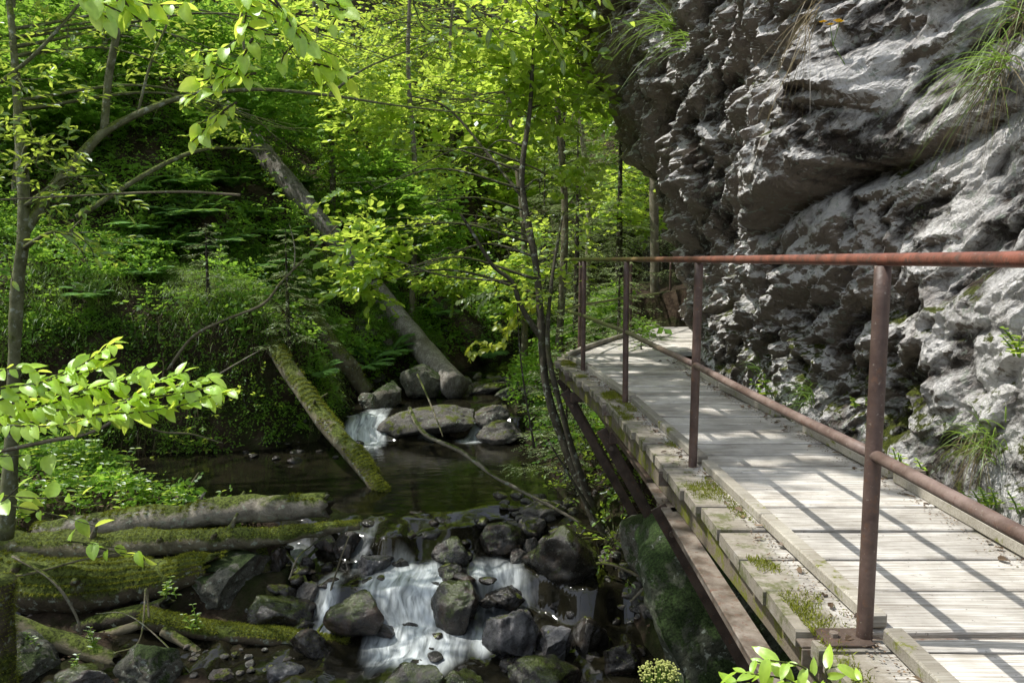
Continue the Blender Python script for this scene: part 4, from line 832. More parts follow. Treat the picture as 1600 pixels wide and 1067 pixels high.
# ---- left tree with its long arching limb
LT = [A(8, 840, 6.8), A(18, 700, 6.8), A(22, 560, 6.8), A(28, 440, 6.8), A(38, 350, 6.8), A(30, 200, 6.9), A(20, 60, 7.), A(5, -80, 7.2)]
tree('broadleaf_tree', 'lichen flecked tree at the left edge with a long arching limb', LT, (.075, .06, .052, .05, .056, .04, .032, .024),
     [pb(30, 120, 6.6, (.5, .5, .35), 26), pb(120, 90, 7.2, (.6, .5, .35), 30), pb(60, 260, 6.4, (.35, .3, .2), 16), pb(150, 290, 6.3, (.3, .3, .12), 12), pb(230, 60, 7.4, (.5, .5, .35), 30), pb(380, 100, 8.0, (.5, .5, .3), 30), pb(520, 90, 8.4, (.6, .5, .3), 50), pb(640, 110, 8.4, (.5, .5, .25), 40), pb(390, 190, 8.3, (.5, .4, .3), 44), pb(320, 130, 8., (.5, .4, .3), 34), pb(455, 215, 8.6, (.4, .4, .2), 26), pb(130, 385, 6.2, (.22, .2, .22), 10), pb(60, 225, 6.2, (.4, .3, .2), 16)],
     leaf=.085, L=.3, m=8, bark='bark_green', seed=23, width=.42, tintr=(.1, .75), thr=-.6,
     extra=[([A(34, 368, 6.8), A(75, 305, 6.9), A(130, 240, 7.), A(165, 205, 7.1), (A(230, 172, 7.2)), A(290, 152, 7.4), A(400, 140, 7.8), A(520, 150, 8.1), A(620, 165, 8.3), A(740, 178, 8.4), A(835, 184, 8.4)], (.055, .05, .044, .038, .03, .024, .019, .015, .011, .008, .005)),
            ([A(163, 205, 7.1), A(170, 120, 7.1), A(184, 40, 7.1), A(190, -60, 7.1)], (.036, .034, .03)), ([A(290, 155, 7.4), A(375, 110, 7.4), A(380, 60, 7.4), A(372, -40, 7.4)], (.016, .012)), ([A(215, 178, 7.2), A(235, 100, 7.2), A(260, 40, 7.3), A(285, -30, 7.3)], (.013, .008)), ([A(0, 130, 6.9), A(60, 80, 6.9), A(130, 0, 7.)], (.02, .012)), ([A(515, 148, 8.1), A(575, 105, 8.1), A(680, 65, 8.2)], (.016, .006)),
            ([A(120, 340, 7.5), A(250, 260, 8), A(330, 232, 8.3), A(420, 235, 8.5)], (.03, .022, .01))])
# ---- the trees of the far slope and valley
MID = [('tall leafy tree glowing behind the sapling at the top centre', 872, 420, 12.2, [(640, 60, 1.2, 80), (720, 150, 1.1, 80), (800, 60, 1.2, 80), (600, 180, .9, 60), (760, 260, .8, 60), (560, 40, 1.1, 70)], 'leaf', (.4, 1.)),
 ('slender pale stemmed tree behind the far footbridge corner', 916, 520, 14.5, [(900, 330, .8, 50), (950, 260, .9, 50), (880, 200, 1., 60), (940, 140, 1.1, 70), (900, 60, 1.2, 80), (980, 330, .7, 40), (860, 360, .7, 40)], 'leaf', (.5, 1.)),
 ('bushy tree on the far slope above the big grey trunk', 520, 330, 16.5, [(480, 120, 1.3, 90), (560, 200, 1.2, 80), (430, 60, 1.3, 80), (540, 90, 1.2, 80), (620, 270, .9, 60)], 'leaf', (.2, .8)),
 ('dark leaved tree on the slope left of the big grey trunk', 330, 330, 15., [(300, 120, 1.3, 90), (380, 190, 1.1, 80), (250, 60, 1.2, 80), (340, 30, 1.2, 80), (420, 150, 1., 60)], 'leaf_dark', (.1, .8)),
 ('shady tree high on the left slope behind the arching limb', 170, 330, 14., [(130, 140, 1.2, 90), (200, 60, 1.2, 90), (100, 40, 1.2, 80), (230, 180, 1., 70), (60, 200, 1., 70)], 'leaf_dark', (.1, .7)),
 ('shady tree behind the left edge trunk', 20, 330, 13., [(20, 60, 1.3, 90), (60, 140, 1.1, 80), (-30, 200, 1.1, 70), (40, 280, .8, 50)], 'leaf_dark', (.1, .7)),
 ('leafy tree closing the valley behind the pale stemmed tree', 850, 420, 20., [(820, 150, 1.9, 120), (900, 60, 1.9, 120), (960, 180, 1.8, 100), (860, 280, 1.5, 90), (780, 330, 1.3, 80), (960, 330, 1.3, 80)], 'leaf', (.4, 1.)),
 ('distant leafy tree on the slope behind the top centre', 700, 330, 21., [(640, 100, 2.0, 130), (740, 180, 1.9, 130), (560, 180, 1.8, 110), (700, 20, 2., 120), (640, 280, 1.5, 90), (800, 240, 1.4, 80)], 'leaf', (.2, .8)),
 ('distant tree high on the slope above the shady trees', 400, 200, 23., [(380, 40, 2.2, 130), (480, 90, 2., 120), (280, 30, 2.2, 130), (180, 20, 2.2, 130), (80, 20, 2.2, 120)], 'leaf_dark', (.2, .9)),
 ('drooping tree over the stream behind the sapling crown', 820, 520, 13.5, [(800, 420, .7, 50), (740, 350, .8, 60), (850, 330, .7, 50), (700, 440, .5, 30), (830, 480, .5, 30)], 'leaf', (.3, .9)),
 ('low hazel like bush on the slope right of the big grey trunk', 640, 420, 15.5, [(600, 330, .8, 60), (660, 360, .8, 60), (580, 270, .8, 50), (690, 300, .8, 50)], 'leaf_dark', (.2, .9))]
for k_, (lb, bx_, by_, Y, bl, mt, tr) in enumerate(MID):
    b = T(bx_, by_, Y-1.5, Y+2.5); b = np.array([A(bx_, by_, Y)[0], Y, zt1(A(bx_, by_, Y)[0], Y)]); tp_ = A(bx_+random.uniform(-30, 30), -120 if Y < 20 else -40, Y+.3); tp_[2] = max(tp_[2], b[2]+3)
    pts = [b-np.array([0, 0, .2]), b*.66+tp_*.34+np.array([.08, 0, 0]), b*.33+tp_*.67+np.array([-.1, 0, 0]), tp_]
    r0 = .06 if k_ in (1,) else .065
    tree('pale_stemmed_tree' if k_ == 1 else 'broadleaf_tree', lb, pts, (r0, r0*.85, r0*.65, r0*.4), [pb(x, y, Y+random.uniform(-.8, .8), (r, r, r*.6), int(n*2.9)) for x, y, r, n in bl], leaf=.122 if Y < 18 else .17, L=.42 if Y < 18 else .6, m=9, mat=mt,
         bark='bark_pale' if k_ in (1,) else 'bark_moss', group='broadleaf trees on the slopes of the ravine', seed=50+k_, simple=Y > 18, tintr=tr, twigs=Y < 15, width=.66, gap=.6)
# bare trunks right of centre
for k_, (px, y0, y1, Y, r0, lb) in enumerate(((1022, 520, -150, 13.2, .085, 'straight brown trunk between the far footbridge and the rock wall'),)):
    b = A(px, y0, Y); b[2] = zt1(b[0], b[1])-.1
    tree('conifer', lb, [b, A(px, 300, Y), A(px-3, y1, Y)], (r0, r0*.9, r0*.6), [pb(px-10, 60, Y, (.6, .6, .5), 24)], mat='spruce', leaf=.06, bark='bark_pale', seed=80+k_, width=.3)
# ---- spruces with drooping feathery boughs
def spruce(label, base, h, R, n, seed, tint=(.3, 1.), z0=.15, group='young spruces by the footbridge', dens=1., cat='spruce'):
    r = np.random.default_rng(seed); base = np.asarray(base, float); root = thing('spruce_tree', label, cat, base, group)
    wm = MB(); tube(wm, [base, base+[0, 0, h*.5], base+[0, 0, h]], (.02+.012*h, .012+.006*h, .005), 8, True, .1, 6, seed); nm = MB()
    SP = []; SD = []; ST = []; SL = []
    for k in range(n):
        t = (k+r.random())/n; z = h*(z0+(1-z0)*t); L = R*(1-t)**.75*r.uniform(.75, 1.1)+.08; a = k*2.4+r.uniform(-.4, .4); d = np.array([math.cos(a), math.sin(a), .0])
        s = np.linspace(0, 1, 7)[:, None]; p = base+[0, 0, z]+d*L*s+np.array([0, 0, 1.])*(-.32*L*s**1.1+.22*L*s**3); tube(wm, p, (.008, .003), 4, False)
        q = max(6, int(L*22*dens)); u = np.sort(r.random(q))*.88+.12; pp = np.stack([np.interp(u, s[:, 0], p[:, i]) for i in range(3)], 1); side = np.cross(d, [0, 0, 1.])
        sg = np.where(np.arange(q) % 2, 1, -1)[:, None]; dd = d*.75+side*sg*.75+np.array([0, 0, -.18])+r.normal(size=(q, 3))*.1; sl2 = L*.42*(1-.65*u)*r.uniform(.6, 1.2, q)+.03
        SP.append(pp); SD.append(dd); SL.append(sl2); ST.append(np.full(q, r.uniform(*tint)))
    P = np.concatenate(SP); D = nrmz(np.concatenate(SD)); L_ = np.concatenate(SL); tt = np.concatenate(ST)
    blades(wm, P, D, L_, .004, .12, seg=1, rng=r)
    m = 12; PP = []; AA = []; NN = []; TT = []; S_ = nrmz(np.cross(D, [0, 0, 1.]))
    for j in range(m):
        f = (j+.5)/m; PP.append(P+D*(L_*f)[:, None]-np.array([0, 0, 1.])*(.12*L_*f*f)[:, None]); sg = (1 if j % 2 else -1); AA.append(D*.8+S_*sg*.7+r.normal(size=P.shape)*.2); NN.append(np.array([0, 0, 1.])+r.normal(size=P.shape)*.35); TT.append(np.clip(tt+r.uniform(-.25, .25, len(P))+.15*f, 0, 1))
    PP = np.concatenate(PP); leaves(nm, PP, np.concatenate(AA), np.concatenate(NN), r.uniform(.022, .038, len(PP)), .26, np.concatenate(TT), r, True)
    wm.build('trunk', M['bark_dark'], root); nm.build('crown', M['spruce'], root); return root
def gb(px, py, Y): p = A(px, py, Y); return np.array([p[0], Y, zt1(p[0], Y)-.05])
SPR = [(965, 560, 14., 4.6, 1.5, 70, 'spruce with a straight stem seen through the far railing'), (900, 560, 12.5, 3.6, 1.3, 60, 'pale green spruce behind the corner of the footbridge'), (1035, 560, 15.5, 5.2, 1.6, 70, 'taller spruce beside the rock wall beyond the footbridge'),
       (905, 640, 9.6, 1.9, .95, 46, 'small spruce below the footbridge corner'), (885, 700, 8.7, 1.15, .75, 34, 'low feathery spruce at the pond edge behind the sapling'), (965, 640, 10.4, 1.7, .9, 40, 'small spruce under the far end of the footbridge'), (850, 520, 16, 4.2, 1.4, 60, 'slim spruce far up the stream'), (1000, 640, 9.0, .95, .7, 30, 'low spruce between the timber braces'),
       (880, 400, 18., 7., 1.9, 90, 'tall distant spruce behind the slender pale stemmed tree'), (1010, 400, 19., 8., 2.0, 90, 'tall distant spruce next to the rock wall')]
for k_, (px, py, Y, h, R, n, lb) in enumerate(SPR): spruce(lb, gb(px, py, Y), h, R, n, 200+k_)
spruce('young spruce on the left bank beside the grass', T(455, 560, 9.)+[0, -.1, -.1], 1.9, .75, 44, 220, (.1, .7))
spruce('small dark spruce among the ferns of the left slope', T(330, 470, 9.)+[0, -.1, -.1], 1.2, .6, 30, 221, (.0, .4))
# ---- unseen trees added to shade the ravine, leaves left out above sunlit spots
CAN = [(-9.2, -.6), (-9.6, 5.6), (-10.6, 9.0)]
r_ = np.random.default_rng(31)
for k_, (x, y) in enumerate(CAN):
    z = zt1(x, y); tp = [(x, y, z-.2), (x+.3, y, z+3), (x+1., y+.2, 5.), (x+2., y+.3, 8.2), (x+2.6, y+.3, 10.)]
    bl = []
    if k_ in (1, 2): bl += [((-2.5+r_.uniform(-.5, .5), yy, 6.9+r_.uniform(-.5, .5)), (.9, .7, .5), 190) for yy in ((3.9, 4.9, 5.9, 6.8) if k_ == 1 else (7.7, 8.7, 9.8, 11))]  # extra leaf clusters placed to throw shade on the far deck
    for j in range(9):
        a = (j % 3); bl.append(((x+1.8+a*2.6+r_.uniform(-.4, .4), y+r_.uniform(-1.9, 1.9), 6.4+r_.uniform(-.9, 2.2)-a*.05), (1.5, 1.5, .9), 40))
    tree('shading_tree', ['tall tree standing left of the camera', 'tall tree on the slope left of the stacked logs', 'tall tree on the left slope beyond the pond', 'tall tree far up the left slope', 'tall tree behind the camera on the left'][k_]+' with a high unseen crown added for shade', tp, (.2, .17, .13, .09, .05), bl, leaf=.12, L=.5, m=9, bark='bark_dark', group='unseen trees added to shade the ravine', seed=300+k_, width=.66, twigs=False, thr=-.5, tintr=(.2, .9))
# ---- undergrowth over both slopes
def scatter(n, x0, x1, y0, y1, seed, cond=None):
    r = np.random.default_rng(seed); X = r.uniform(x0, x1, n); Y = r.uniform(y0, y1, n); k = (np.abs(X) < Y*.72+.6)
    X, Y = X[k], Y[k]; Z = zt(X, Y); k = Z > wlev(Y)+.03
    if cond is not None: k &= cond(X, Y, Z)
    return np.stack([X[k], Y[k], Z[k]], 1), r
m_ = MB(); P, r = scatter(64000, -12, 1.9, 7.8, 20, 1); k = fbm(P*1.4, 3, 5) > -.28; P = P[k]; P[:, 2] += r.uniform(0, .42, len(P))*(.4+.6*(P[:, 1] > 10)); 
D = r.normal(size=P.shape)*np.array([1, 1, .4]); D[:, 1] -= .4; p, a, n_, s, _ = sprays(P, D, .20, 6, .06, .5, rng=r); s = s*np.repeat(np.exp(r.normal(size=len(P))*.35)[None], 6, 0).ravel(); k = (p[:, 2] > zt(p[:, 0], p[:, 1])); tone = np.clip(fbm(p*1.1, 2, 8)*.6+.35+r.uniform(-.2, .2, len(p)), 0, 1)
leaves(m_, p[k], a[k], n_[k], s[k], .6, tone[k], r, True); tag(m_.build('undergrowth', M['leaf_dark']), 'low leafy undergrowth covering the slopes', 'undergrowth', kind='stuff')
m_ = MB(); P, r = scatter(9000, -16, 9, 19, 34, 2); P[:, 2] += r.uniform(0, 1.6, len(P)); p, a, n_, s, _ = sprays(P, r.normal(size=P.shape)*np.array([1, 1, .4]), .6, 8, .14, .5, rng=r)
leaves(m_, p, a, n_, s, .6, np.clip(fbm(p*.7, 2, 8)*.7+.5, 0, 1), r, True); tag(m_.build('far_wood', M['leaf']), 'leafy thicket on the far end of the valley', 'thicket', kind='stuff')
# grass on the left bank
dLf = lambda X, Y: sdist(X, Y, TL)
m_ = MB(); P, r = scatter(95000, -8, 0, 10, 16, 3, lambda X, Y, Z: (dLf(X, Y) > .15) & (dLf(X, Y) < 2.2)); k = fbm(P*1.2, 2, 15)+.25*(np.abs(P[:, 0]+3.4) < 1.6) > .05; P = P[k]
D = np.stack([r.normal(size=len(P))*.4+.2, r.normal(size=len(P))*.4-.55, np.full(len(P), 1.)], 1); blades(m_, P, D, r.uniform(.18, .5, len(P)), .008, .75, r.uniform(0.2, 1, len(P)), 4, r); tag(m_.build('grass', M['grass']), 'long drooping grass on the left bank', 'grass', kind='stuff')
m_ = MB(); P, r = scatter(7000, -7, -1.5, 10.2, 12.2, 4, lambda X, Y, Z: (dLf(X, Y) > .18) & (dLf(X, Y) < .6)); k = fbm(P*1.7, 2, 25) > -.05; P = P[k]
D = np.stack([r.normal(size=len(P))*.3, r.normal(size=len(P))*.2-.7, r.uniform(-.3, .5, len(P))], 1); blades(m_, P, D, r.uniform(.2, .5, len(P)), .006, 1.1, None, 4, r); tag(m_.build('dry_grass', M['straw']), 'dead straw hanging over the undercut left bank', 'dry grass', kind='stuff')
m_ = MB(); P, r = scatter(30000, -7, -1., 9.9, 12.4, 14, lambda X, Y, Z: (dLf(X, Y) > -.05) & (dLf(X, Y) < .6)); P[:, 2] = np.maximum(P[:, 2], wlev(P[:, 1])+.05); P[:, 1] -= .06; k = fbm(P*1.9, 2, 44) > -.1; P = P[k]
p, a, n_, s, _ = sprays(P, r.normal(size=P.shape)*.6+np.array([0, -.8, -.2]), .16, 5, .045, .5, rng=r); leaves(m_, p, a, n_, s, .6, np.clip(fbm(p*1.3, 2, 8)*.6+.4+r.uniform(-.2, .2, len(p)), 0, 1), r, True); tag(m_.build('creeping_plants', M['leaf_dark']), 'small plants creeping down the undercut left bank', 'ground cover', kind='stuff')
# leaf litter and gravel
m_ = MB(); P, r = scatter(26000, -9, 1.8, 5, 17, 6); P[:, 2] += .012; leaves(m_, P, r.normal(size=P.shape)*np.array([1, 1, .3]), np.array([0, 0, 1.])+r.normal(size=P.shape)*.5, r.uniform(.03, .07, len(P)), .55, r.random(len(P))**2, r, True); tag(m_.build('leaf_litter', M['litter']), 'dead leaves scattered on the banks', 'leaf litter', kind='stuff')
m_ = MB(); r = np.random.default_rng(8); Yl = r.uniform(1.6, 8.0, 2200); X_ = XLf(Yl)+np.abs(r.normal(size=2200))*-.045+.03; k = (r.random(2200) < .8); X_ = np.where(r.random(2200) < .45, XRf(Yl)-.07-np.abs(r.normal(size=2200))*.05, X_); P = np.stack([X_, Yl, np.full(2200, .008)], 1)
leaves(m_, P, r.normal(size=P.shape)*np.array([1, 1, .15]), np.array([0, 0, 1.])+r.normal(size=P.shape)*.35, np.where(r.random(2200) < .07, .04, .011), .5, r.random(2200), r, False); tag(m_.build('deck_litter', M['litter']), 'dead leaves and crumbs lying along the edges of the footbridge deck', 'leaf litter', kind='stuff')
r = np.random.default_rng(9); m_ = MB(); V0, F0 = ico(1); P, r = scatter(5200, -3.6, 1.6, 5.4, 13.6, 7, lambda X, Y, Z: Z < wlev(Y)+.6)
for p_ in P[:2600]: m_.add(p_+V0*r.uniform(.008, .030)*r.uniform(.6, 1.2, 3)*(1+.25*vnoise(V0*2+p_, 3))[:, None], None, F0)
tag(m_.build('gravel', M['rock_dry']), 'loose gravel along the stream banks', 'gravel', kind='stuff')
# moss cushions along the strip outside the battens
m_ = MB(); r = np.random.default_rng(12); n = 60000; Yl = r.uniform(1.5, 8, n); X_ = XLf(Yl)-r.uniform(-.03, .13, n); k = fbm(np.stack([X_*5, Yl*3.2, X_*0], 1), 3, 6)+r.uniform(-.28, .28, n) > .34; P = np.stack([X_, Yl, np.full(n, .001)], 1)[k]
D = np.array([0, 0, 1.])+r.normal(size=P.shape)*.5; blades(m_, P, D, r.uniform(.006, .026, len(P)), .0035, .2, r.uniform(.3, 1, len(P)), 2, r); m_.build('moss', M['moss'], bridge)['kind'] = 'stuff'
# ---- ferns
def fern(label, base, nf, L, seed, out=(0, -1, .6)):
    r = np.random.default_rng(seed); root = thing('fern', label, 'fern', base, 'ferns on the banks'); o = np.asarray(out, float)
    for k in range(nf):
        a = 2*math.pi*k/nf+r.uniform(-.3, .3); d = np.array([math.cos(a), math.sin(a), 0])*.8+o*.5; d = nrmz(d+np.array([0, 0, .5])); l = L*r.uniform(.7, 1.15); s = np.linspace(0, 1, 16)
        p = base+d*l*s[:, None]; p[:, 2] -= .45*l*s**2; m_ = MB(); tube(m_, p, (.004, .001), 4, False); t = nrmz(np.gradient(p, axis=0)); side = nrmz(np.cross(t, [0, 0, 1.])); q = 26; u = np.linspace(.12, .99, q)
        for sg in (-1, 1):
            pp = np.stack([np.interp(u, s, p[:, i]) for i in range(3)], 1); tt = np.stack([np.interp(u, s, t[:, i]) for i in range(3)], 1); sd = np.stack([np.interp(u, s, side[:, i]) for i in range(3)], 1)
            wl_ = l*.26*np.sin(np.pi*np.clip(u*.93+.05, 0, 1))**.8+.006; leaves(m_, pp, sd*sg+tt*.35-np.array([0, 0, .15]), np.array([0, 0, 1.])+r.normal(size=(q, 3))*.15, wl_, .16*L/.5, np.clip(r.uniform(.2, .9)+r.uniform(-.1, .1, q), 0, 1), r, True)
        m_.build('frond', M['fern'], root)
    return root
FERN = [(200, 400, 'fern in the dark hollow under the arching limb'), (270, 400, 'fern between the hollow and the broad crowned fern'), (320, 350, 'fern close above the small dark spruce'), (375, 385, 'fern left of the grey trunk above the grass'), (220, 310, 'fern high under the arching limb'), (445, 380, 'fern hugging the left side of the grey trunk'), (150, 400, 'fern right behind the left edge tree'),
        (292, 352, 'fern with a broad crown high on the left slope'), (238, 372, 'fern left of the broad crowned fern on the left slope'), (335, 400, 'fern just below the broad crowned fern'), (410, 345, 'fern beside the top of the big grey trunk'), (365, 300, 'fern under the dark leaved tree'), (470, 300, 'small fern close to the grey trunk'), (300, 300, 'fern in deep shade above the left grass'), (410, 430, 'fern above the young spruce'),
        (540, 470, 'fern against the lower half of the grey trunk'), (575, 585, 'fern at the water by the upper fall'), (500, 600, 'fern on the edge of the left bank over the leaning log'), (180, 330, 'fern behind the arching limb'), (150, 480, 'fern on the bank behind the left tree'), (610, 560, 'fern among the rubble beside the upper fall'), (240, 440, 'fern at the top of the grassy bank'), (760, 560, 'fern in shade across the upper stream'), (560, 360, 'fern in the hollow right of the grey trunk'), (690, 500, 'fern on the dark bank behind the sapling crown')]
for k_, (px, py, lb) in enumerate(FERN): q = T(px, py, 9.); fern(lb, q+[0, -.02, .03], 11, .85 if q[1] > 12 else .62, 500+k_)
# ---- leafy plants on the near left bank
def plant(label, base, h, pairs, leaf, seed, lean=(0, 0), mat='leaf', width=.42, name='wild_plant', group='wild plants on the near left bank', stems=3):
    r = np.random.default_rng(seed); root = thing(name, label, 'plant', base, group); sm = MB(); lm = MB()
    for s_ in range(stems):
        d = np.array([lean[0]+r.uniform(-.25, .25), lean[1]+r.uniform(-.2, .2), 1.]); hh = h*r.uniform(.65, 1.1); b = base+np.array([r.uniform(-.06, .06), r.uniform(-.06, .06), 0]); p = catmull([b, b+d*hh*.5, b+d*hh*np.array([1.4, 1.4, 1])], 5); tube(sm, p, (.005, .003), 5, False)
        for k in range(pairs):
            t = .2+.8*k/(pairs-1); c = np.array([np.interp(t, np.linspace(0, 1, len(p)), p[:, i]) for i in range(3)]); a = k*1.57+r.uniform(-.3, .3); l = leaf*(1.1-.55*t)
            for q in (0, math.pi): dd = np.array([math.cos(a+q), math.sin(a+q), .15]); leaves(lm, c[None], dd[None]+r.normal(size=(1, 3))*.1, np.array([[0, 0, 1.]])+r.normal(size=(1, 3))*.15, l*r.uniform(.8, 1.1), width, np.clip(r.uniform(.2, .9, 1), 0, 1), r)
    sm.build('stem', M['grass'], root); lm.build('foliage', M[mat], root); return root
PL = [(60, 690, 'nettle like plant against the left trunk'), (100, 700, 'tall nettle like plant left of centre of the bank'), (150, 705, 'upright plant with pale top leaves by the pond edge'), (185, 740, 'plant leaning to the pond behind the stick'), (235, 760, 'plant right of the leaning plant'), (270, 770, 'outermost plant at the water behind the weathered log'), (75, 760, 'bushy plant low on the left bank'), (130, 770, 'bushy plant behind the moss lumps'), (30, 790, 'plant at the left edge above the logs'), (195, 795, 'plant just behind the weathered log'), (330, 780, 'tiny plant on top of the weathered log'), (110, 735, 'slim plant between the bushy plants')]
for k_, (px, py, lb) in enumerate(PL): q = zw(px, min(py+35, 822)); plant(lb, q, .50 if px < 250 else .3, 7, .12, 600+k_)
for k_, (px, py, Y, lb) in enumerate(((130, 1060, 6.0, 'bright weedy plant at the bottom below the pale log'), (150, 1015, 6.1, 'small weed in front of the pale log'), (270, 930, 6.5, 'seedling beside the tip of the split pole'), (300, 985, 6.4, 'seedling on the straight mossy log'), (50, 1020, 6.1, 'shaded weed left of the bright weedy plant'))):
    plant(lb, A(px, py, Y), .2, 5, .07, 640+k_, name='seedling', group='seedlings among the logs')
for k_, (px, py, lb) in enumerate(((930, 720, 'leafy shrub behind the dark sapling'), (1000, 760, 'leafy shrub below the timber braces'), (960, 830, 'low shrub at the sapling foot'), (1040, 800, 'shrub in shade under the footbridge'), (900, 760, 'small shrub on the pond bank'), (870, 640, 'shrub at the far right pond bank'), (985, 700, 'light green shrub between the two braces'), (330, 660, 'plant clinging to the undercut left bank'), (385, 640, 'small plant on the undercut bank beside the leaning log'), (290, 690, 'plant at the waterline under the left bank'))):
    q = T(px, py+18, 6.); rng_ = np.random.default_rng(700+k_); root = thing('shrub', lb, 'shrub', q, 'small shrubs on the banks'); l1 = MB(); l2 = MB()
    PP = q+np.array([0, 0, .12])+rng_.normal(size=(46, 3))*np.array([.17, .17, .13]); DD = PP-q; 
    for p_ in PP[:16]: tube(l2, [q, (q+p_)/2+[0, 0, .03], p_], (.006, .003), 4, False)
    p, a, n_, s, _ = sprays(PP, DD, .14, 6, .055, .4, rng=rng_); leaves(l1, p, a, n_, s, .6, rng_.uniform(.1, 1., len(p)), rng_); l2.build('stem', M['bark'], root); l1.build('foliage', M['leaf'], root)
# ---- grass tufts on and below the cliff
def tuft(label, base, n, L, d, spread, seed, mat='grass', w=.006, bend=.7, dry=0, group='grass tufts on the rock wall', tint=(.2, 1.)):
    r = np.random.default_rng(seed); root = thing('grass_tuft', label, 'grass tuft', base, group); m_ = MB(); P = base+r.normal(size=(n, 3))*np.array([.02, .07, .05]); D = nrmz(np.asarray(d, float))+r.normal(size=(n, 3))*spread
    blades(m_, P, D, L*r.uniform(.5, 1.15, n), w, bend*r.uniform(.6, 1.3, n), r.uniform(*tint, n), 7, r); m_.build('blades', M[mat], root)
    if dry: m_ = MB(); P = base+r.normal(size=(dry, 3))*.03; blades(m_, P, np.array([-.4, 0, -.6])+r.normal(size=(dry, 3))*.35, L*r.uniform(.4, .9, dry), w*.7, .5, None, 5, r); m_.build('dead_blades', M['straw'], root)
    return root
o_ = np.array([-.03, 0, 0])
tuft('large bright grass clump hanging from the top right of the rock wall', cliff_pt(1560, 105)+o_, 60, .46, (-.75, -.1, .35), .33, 800, dry=70, bend=1.0)
tuft('grass clump at the very top right corner of the rock wall', cliff_pt(1595, 20)+o_, 50, .42, (-.7, -.2, .5), .35, 801, bend=1., dry=60)
tuft('thin grass wisps at the top left of the rock wall', cliff_pt(1045, 55)+o_, 34, .85, (-.8, -.1, .5), .3, 802, w=.011, bend=.9)
tuft('small grass wisp under the top left wisps', cliff_pt(1075, 85)+o_, 20, .5, (-.8, -.1, .3), .3, 803, w=.01)
tuft('pale dry grass wisp at the top middle of the rock wall', cliff_pt(1265, 10)+o_, 30, .5, (-.4, -.2, -.5), .3, 804, mat='straw', w=.005)
tuft('lush grass clump at the rock foot beside the near post', cliff_pt(1535, 690)+o_, 80, .34, (-.6, -.2, .8), .33, 805, dry=60, w=.006, bend=.9)
tuft('dark grass clump at the rock foot halfway along the deck', cliff_pt(1255, 610)+o_, 60, .36, (-.5, -.1, .7), .35, 806, w=.007, bend=1., tint=(0, .4))
tuft('small grass clump by the rock nose', cliff_pt(1180, 590)+o_, 26, .3, (-.6, 0, .8), .3, 807, w=.007, tint=(0, .5))
for k_, (px, py, s, lb, mt) in enumerate(((1415, 722, .05, 'bright green seedling at the kerb behind the near post', 'leaf_near'), (1197, 612, .08, 'bluish broad leaved seedling at the deck edge', 'leaf'), (1530, 775, .04, 'low leafy plant at the rock foot near the right edge', 'leaf'), (1560, 790, .04, 'low leafy plant right of the similar one at the rock foot', 'leaf'), (1345, 640, .03, 'tiny plant on the rock foot behind the lower rail', 'leaf'), (1595, 560, .05, 'small leafy sprig on the rock at the right edge', 'leaf'))):
    q = cliff_pt(px, py)+np.array([-.06, -.04, -.02]); plant(lb, q, s*2.2, 4, s, 820+k_, mat=mt, width=.6, name='seedling', group='seedlings along the rock foot', stems=4, lean=(-.3, 0))
q = cliff_pt(1322, 52)+np.array([-.1, 0, 0]); root = thing('yellow_flower', 'little yellow wildflower growing out of the rock wall', 'flower', q); m_ = MB(); tube(m_, [q+[.12, 0, -.25], q+[.02, 0, -.1], q], (.003, .002), 5, False); tube(m_, [q+[.02, 0, -.1], q+[.03, -.05, -.0]], (.002, .002), 5, False); m_.build('stem', M['grass'], root); m_ = MB()
for c in ((0, 0, 0), (.03, -.05, 0), (-.03, .02, .02), (.05, .03, .03)):
    a = np.linspace(0, 2*math.pi, 8, endpoint=False); leaves(m_, np.repeat((q+c)[None], 8, 0), np.stack([np.cos(a), np.sin(a), a*0+.2], 1), np.tile([0, -.3, 1.], (8, 1)), .024, .5)
m_.build('petals', M['petal'], root)
# ---- sunlit sprays hanging into the near foreground
def branch(label, tw, lpos, leaf, mat, seed, width=.62, name='leafy_branch', tint=(.2, 1), nrm=(-.25, -.45, .85), drop=.25, group='sunlit leafy branches in the foreground'):
    r = np.random.default_rng(seed); root = thing(name, label, 'branch', tw[0][0], group); m_ = MB(); l_ = MB()
    for pts in tw:
        p = catmull(pts, 8); tube(m_, p, (.004, .0015), 6, False); n = len(p); Lg = np.r_[0, np.cumsum(np.linalg.norm(np.diff(p, axis=0), axis=1))]; q = max(3, int(Lg[-1]/(leaf*lpos))); u = np.linspace(.08, 1, q)*Lg[-1]
        c = np.stack([np.interp(u, Lg, p[:, i]) for i in range(3)], 1); t = nrmz(np.gradient(c, axis=0)); N_ = np.tile(np.asarray(nrm, float), (q, 1)); S_ = nrmz(np.cross(t, N_)); sg = np.where(np.arange(q) % 2, 1, -1)[:, None]
        a = t*.7+S_*sg*.8+np.array([0, 0, -drop])+r.normal(size=(q, 3))*.35; fine_leaves(l_, c, a, N_+r.normal(size=(q, 3))*.45, leaf*r.uniform(.55, 1.25, q), width, r.uniform(*tint, q), r)
    m_.build('twig', M['bark'], root); l_.build('foliage', M[mat], root, smooth_=True); return root
def ln(*ps): return [A(*p) for p in ps]
